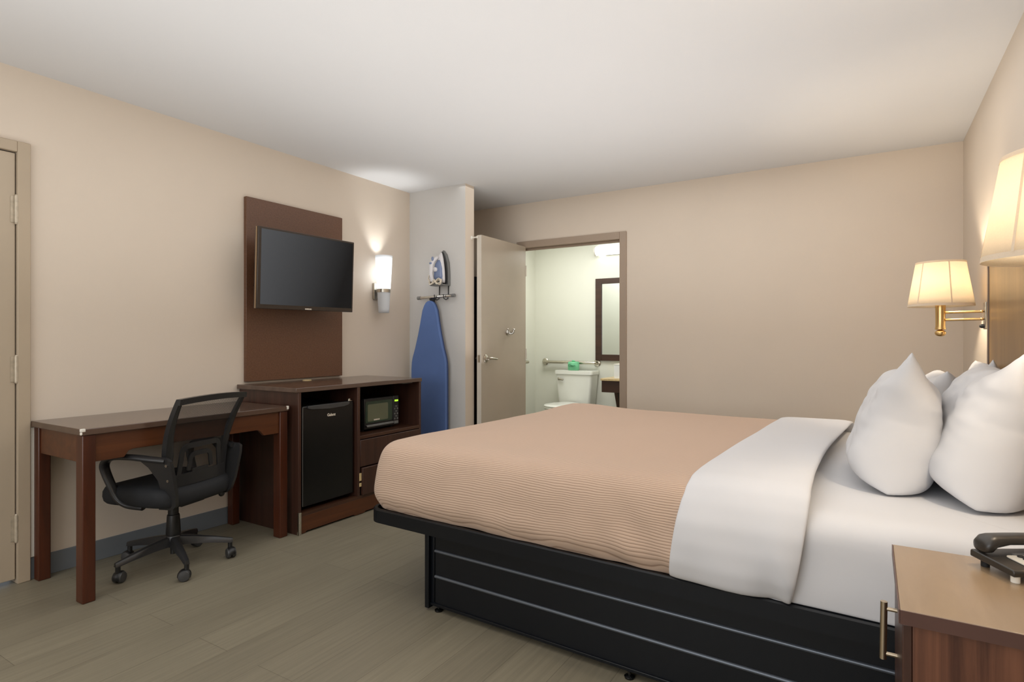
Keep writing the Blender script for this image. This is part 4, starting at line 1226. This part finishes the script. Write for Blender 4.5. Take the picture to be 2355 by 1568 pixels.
# armrests
for s_ in (-1, 1):
    P = [(.215,-.185,.585),(.235,-.11,.592),(.252,-.03,.600),(.260,.06,.598),(.258,.115,.585),(.254,.145,.555),(.248,.142,.515),(.240,.118,.455),(.232,.088,.395),(.220,.04,.362),(.198,-.03,.350)]
    # smooth spline
    pts = []
    for i in range(len(P)-1):
        p0 = Vector(P[max(0,i-1)]); p1 = Vector(P[i]); p2 = Vector(P[i+1]); p3 = Vector(P[min(len(P)-1,i+2)])
        for j in range(5):
            t = j/5
            pts.append(.5*((2*p1)+(-p0+p2)*t+(2*p0-5*p1+4*p2-p3)*t*t+(-p0+3*p1-3*p2+p3)*t**3))
    pts.append(Vector(P[-1]))
    pts = [Vector((s_*p.x, p.y, p.z)) for p in pts]
    m = len(pts)
    rad = [.027-.006*min(1, abs(i/m-.28)*2.2) for i in range(m)]
    am = MB().tube(pts, rad, 12, flat=.52, up=None) if False else MB()
    rg = []
    for i, p in enumerate(pts):
        d = (pts[min(i+1,m-1)]-pts[max(i-1,0)]).normalized()
        wv = Vector((1,0,0)); wv = (wv-d*d.dot(wv)).normalized(); hv = d.cross(wv)
        rg.append([p+wv*rad[i]*math.copysign(abs(math.cos(2*PI*k/14))**.75, math.cos(2*PI*k/14))+hv*.0125*math.copysign(abs(math.sin(2*PI*k/14))**.75, math.sin(2*PI*k/14)) for k in range(14)])
    am.loft(rg)
    # wide rear plate from back frame down under the seat
    plate = [(-.135,.600),(-.205,.596),(-.222,.585),(-.225,.55),(-.222,.48),(-.218,.42),(-.205,.365),(-.180,.343),(-.10,.340),(-.11,.38),(-.135,.44),(-.130,.49),(-.09,.55),(-.03,.590)]
    n = len(plate)
    def px(z): return .168+.055*max(0, min(1, (z-.345)/.23))
    vs = [Vector((s_*(px(z)+w), yy, z)) for w in (-.008,.010) for (yy, z) in plate]
    fs = [tuple(range(n-1,-1,-1)), tuple(range(n,2*n))]+[(i,(i+1)%n,n+(i+1)%n,n+i) for i in range(n)]
    am.add(vs, fs)
    ao = L_(am, 'armrest', M_arm, smooth='auto', angle=45)
    for (yy, z) in ((-.200,.565), (-.190,.490)):
        sw = MB().cyl(Vector((s_*(px(z)+.009), yy, z)), Vector((s_*(px(z)+.0125), yy, z)), .0065, 12)
        sw.xf(world_of(oc)).build('screw', M_chrome, ao, smooth='auto')
        sw = MB().cyl(Vector((s_*(px(z)+.01), yy-.034, z)), Vector((s_*(px(z)+.01), yy-.034, z)), .001, 6) if False else None

# ------------------------------------------------------------------ lights
def area(name, loc, rot, sx, sy, e, col=(1,1,1), spread=PI):
    ld = bpy.data.lights.new(name, 'AREA'); ld.shape = 'RECTANGLE'; ld.size = sx; ld.size_y = sy; ld.energy = e; ld.color = col; ld.spread = spread
    o = bpy.data.objects.new(name, ld); COL.objects.link(o); o.location = loc; o.rotation_euler = rot
    return o
area('window_fill', (-1.4, YN+.02, 1.45), (-PI/2, 0, PI), 2.9, 1.4, 54, (.98,.99,1.0))  # added soft fill set at the unseen near window
area('added_fill_up', (-1.4, .95, .95), (PI, 0, 0), 2.7, 6.2, 52, (1.0,1.0,1.0), 2.5)  # added unseen fill aimed at the ceiling; no lamp stands there
area('added_fill_down', (-1.3, 1.9, 2.42), (0, 0, 0), 3.2, 5.0, 35, (1.0,.992,.985))  # added unseen fill below the ceiling, evens out walls and floor
def point(name, loc, e, col, r=.05):
    ld = bpy.data.lights.new(name, 'POINT'); ld.energy = e; ld.color = col; ld.shadow_soft_size = r
    o = bpy.data.objects.new(name, ld); COL.objects.link(o); o.location = loc; return o
point('sconce_glow', (sx, sy, 1.69), 12.0, (.96,.985,1), .035)
area('bathroom_fill', (-2.6, 5.35, 2.40), (0,0,0), 1.2, .7, 26, (1,1,.98))  # added fill helping the tube light; no fixture hangs there

w = bpy.data.worlds.new('World'); sc.world = w; w.use_nodes = True
w.node_tree.nodes['Background'].inputs[0].default_value = (.75,.85,1,1); w.node_tree.nodes['Background'].inputs[1].default_value = .6

# ------------------------------------------------------------------ camera
cd = bpy.data.cameras.new('camera'); cam = bpy.data.objects.new('camera', cd); COL.objects.link(cam)
cd.sensor_width = 36; cd.lens = 36*1338/2355; cd.shift_y = -2/2355
cd.clip_start = .02
cam.location = (0, 0, 1.15); cam.rotation_euler = (PI/2, 0, math.radians(31.6))
sc.camera = cam
sc.view_settings.view_transform = 'Standard'; sc.view_settings.look = 'None'; sc.view_settings.exposure = 0
sc.cycles.use_denoising = True
sc.cycles.max_bounces = 8; sc.cycles.diffuse_bounces = 5; sc.cycles.sample_clamp_indirect = 8
sc.cycles.caustics_reflective = False; sc.cycles.caustics_refractive = False
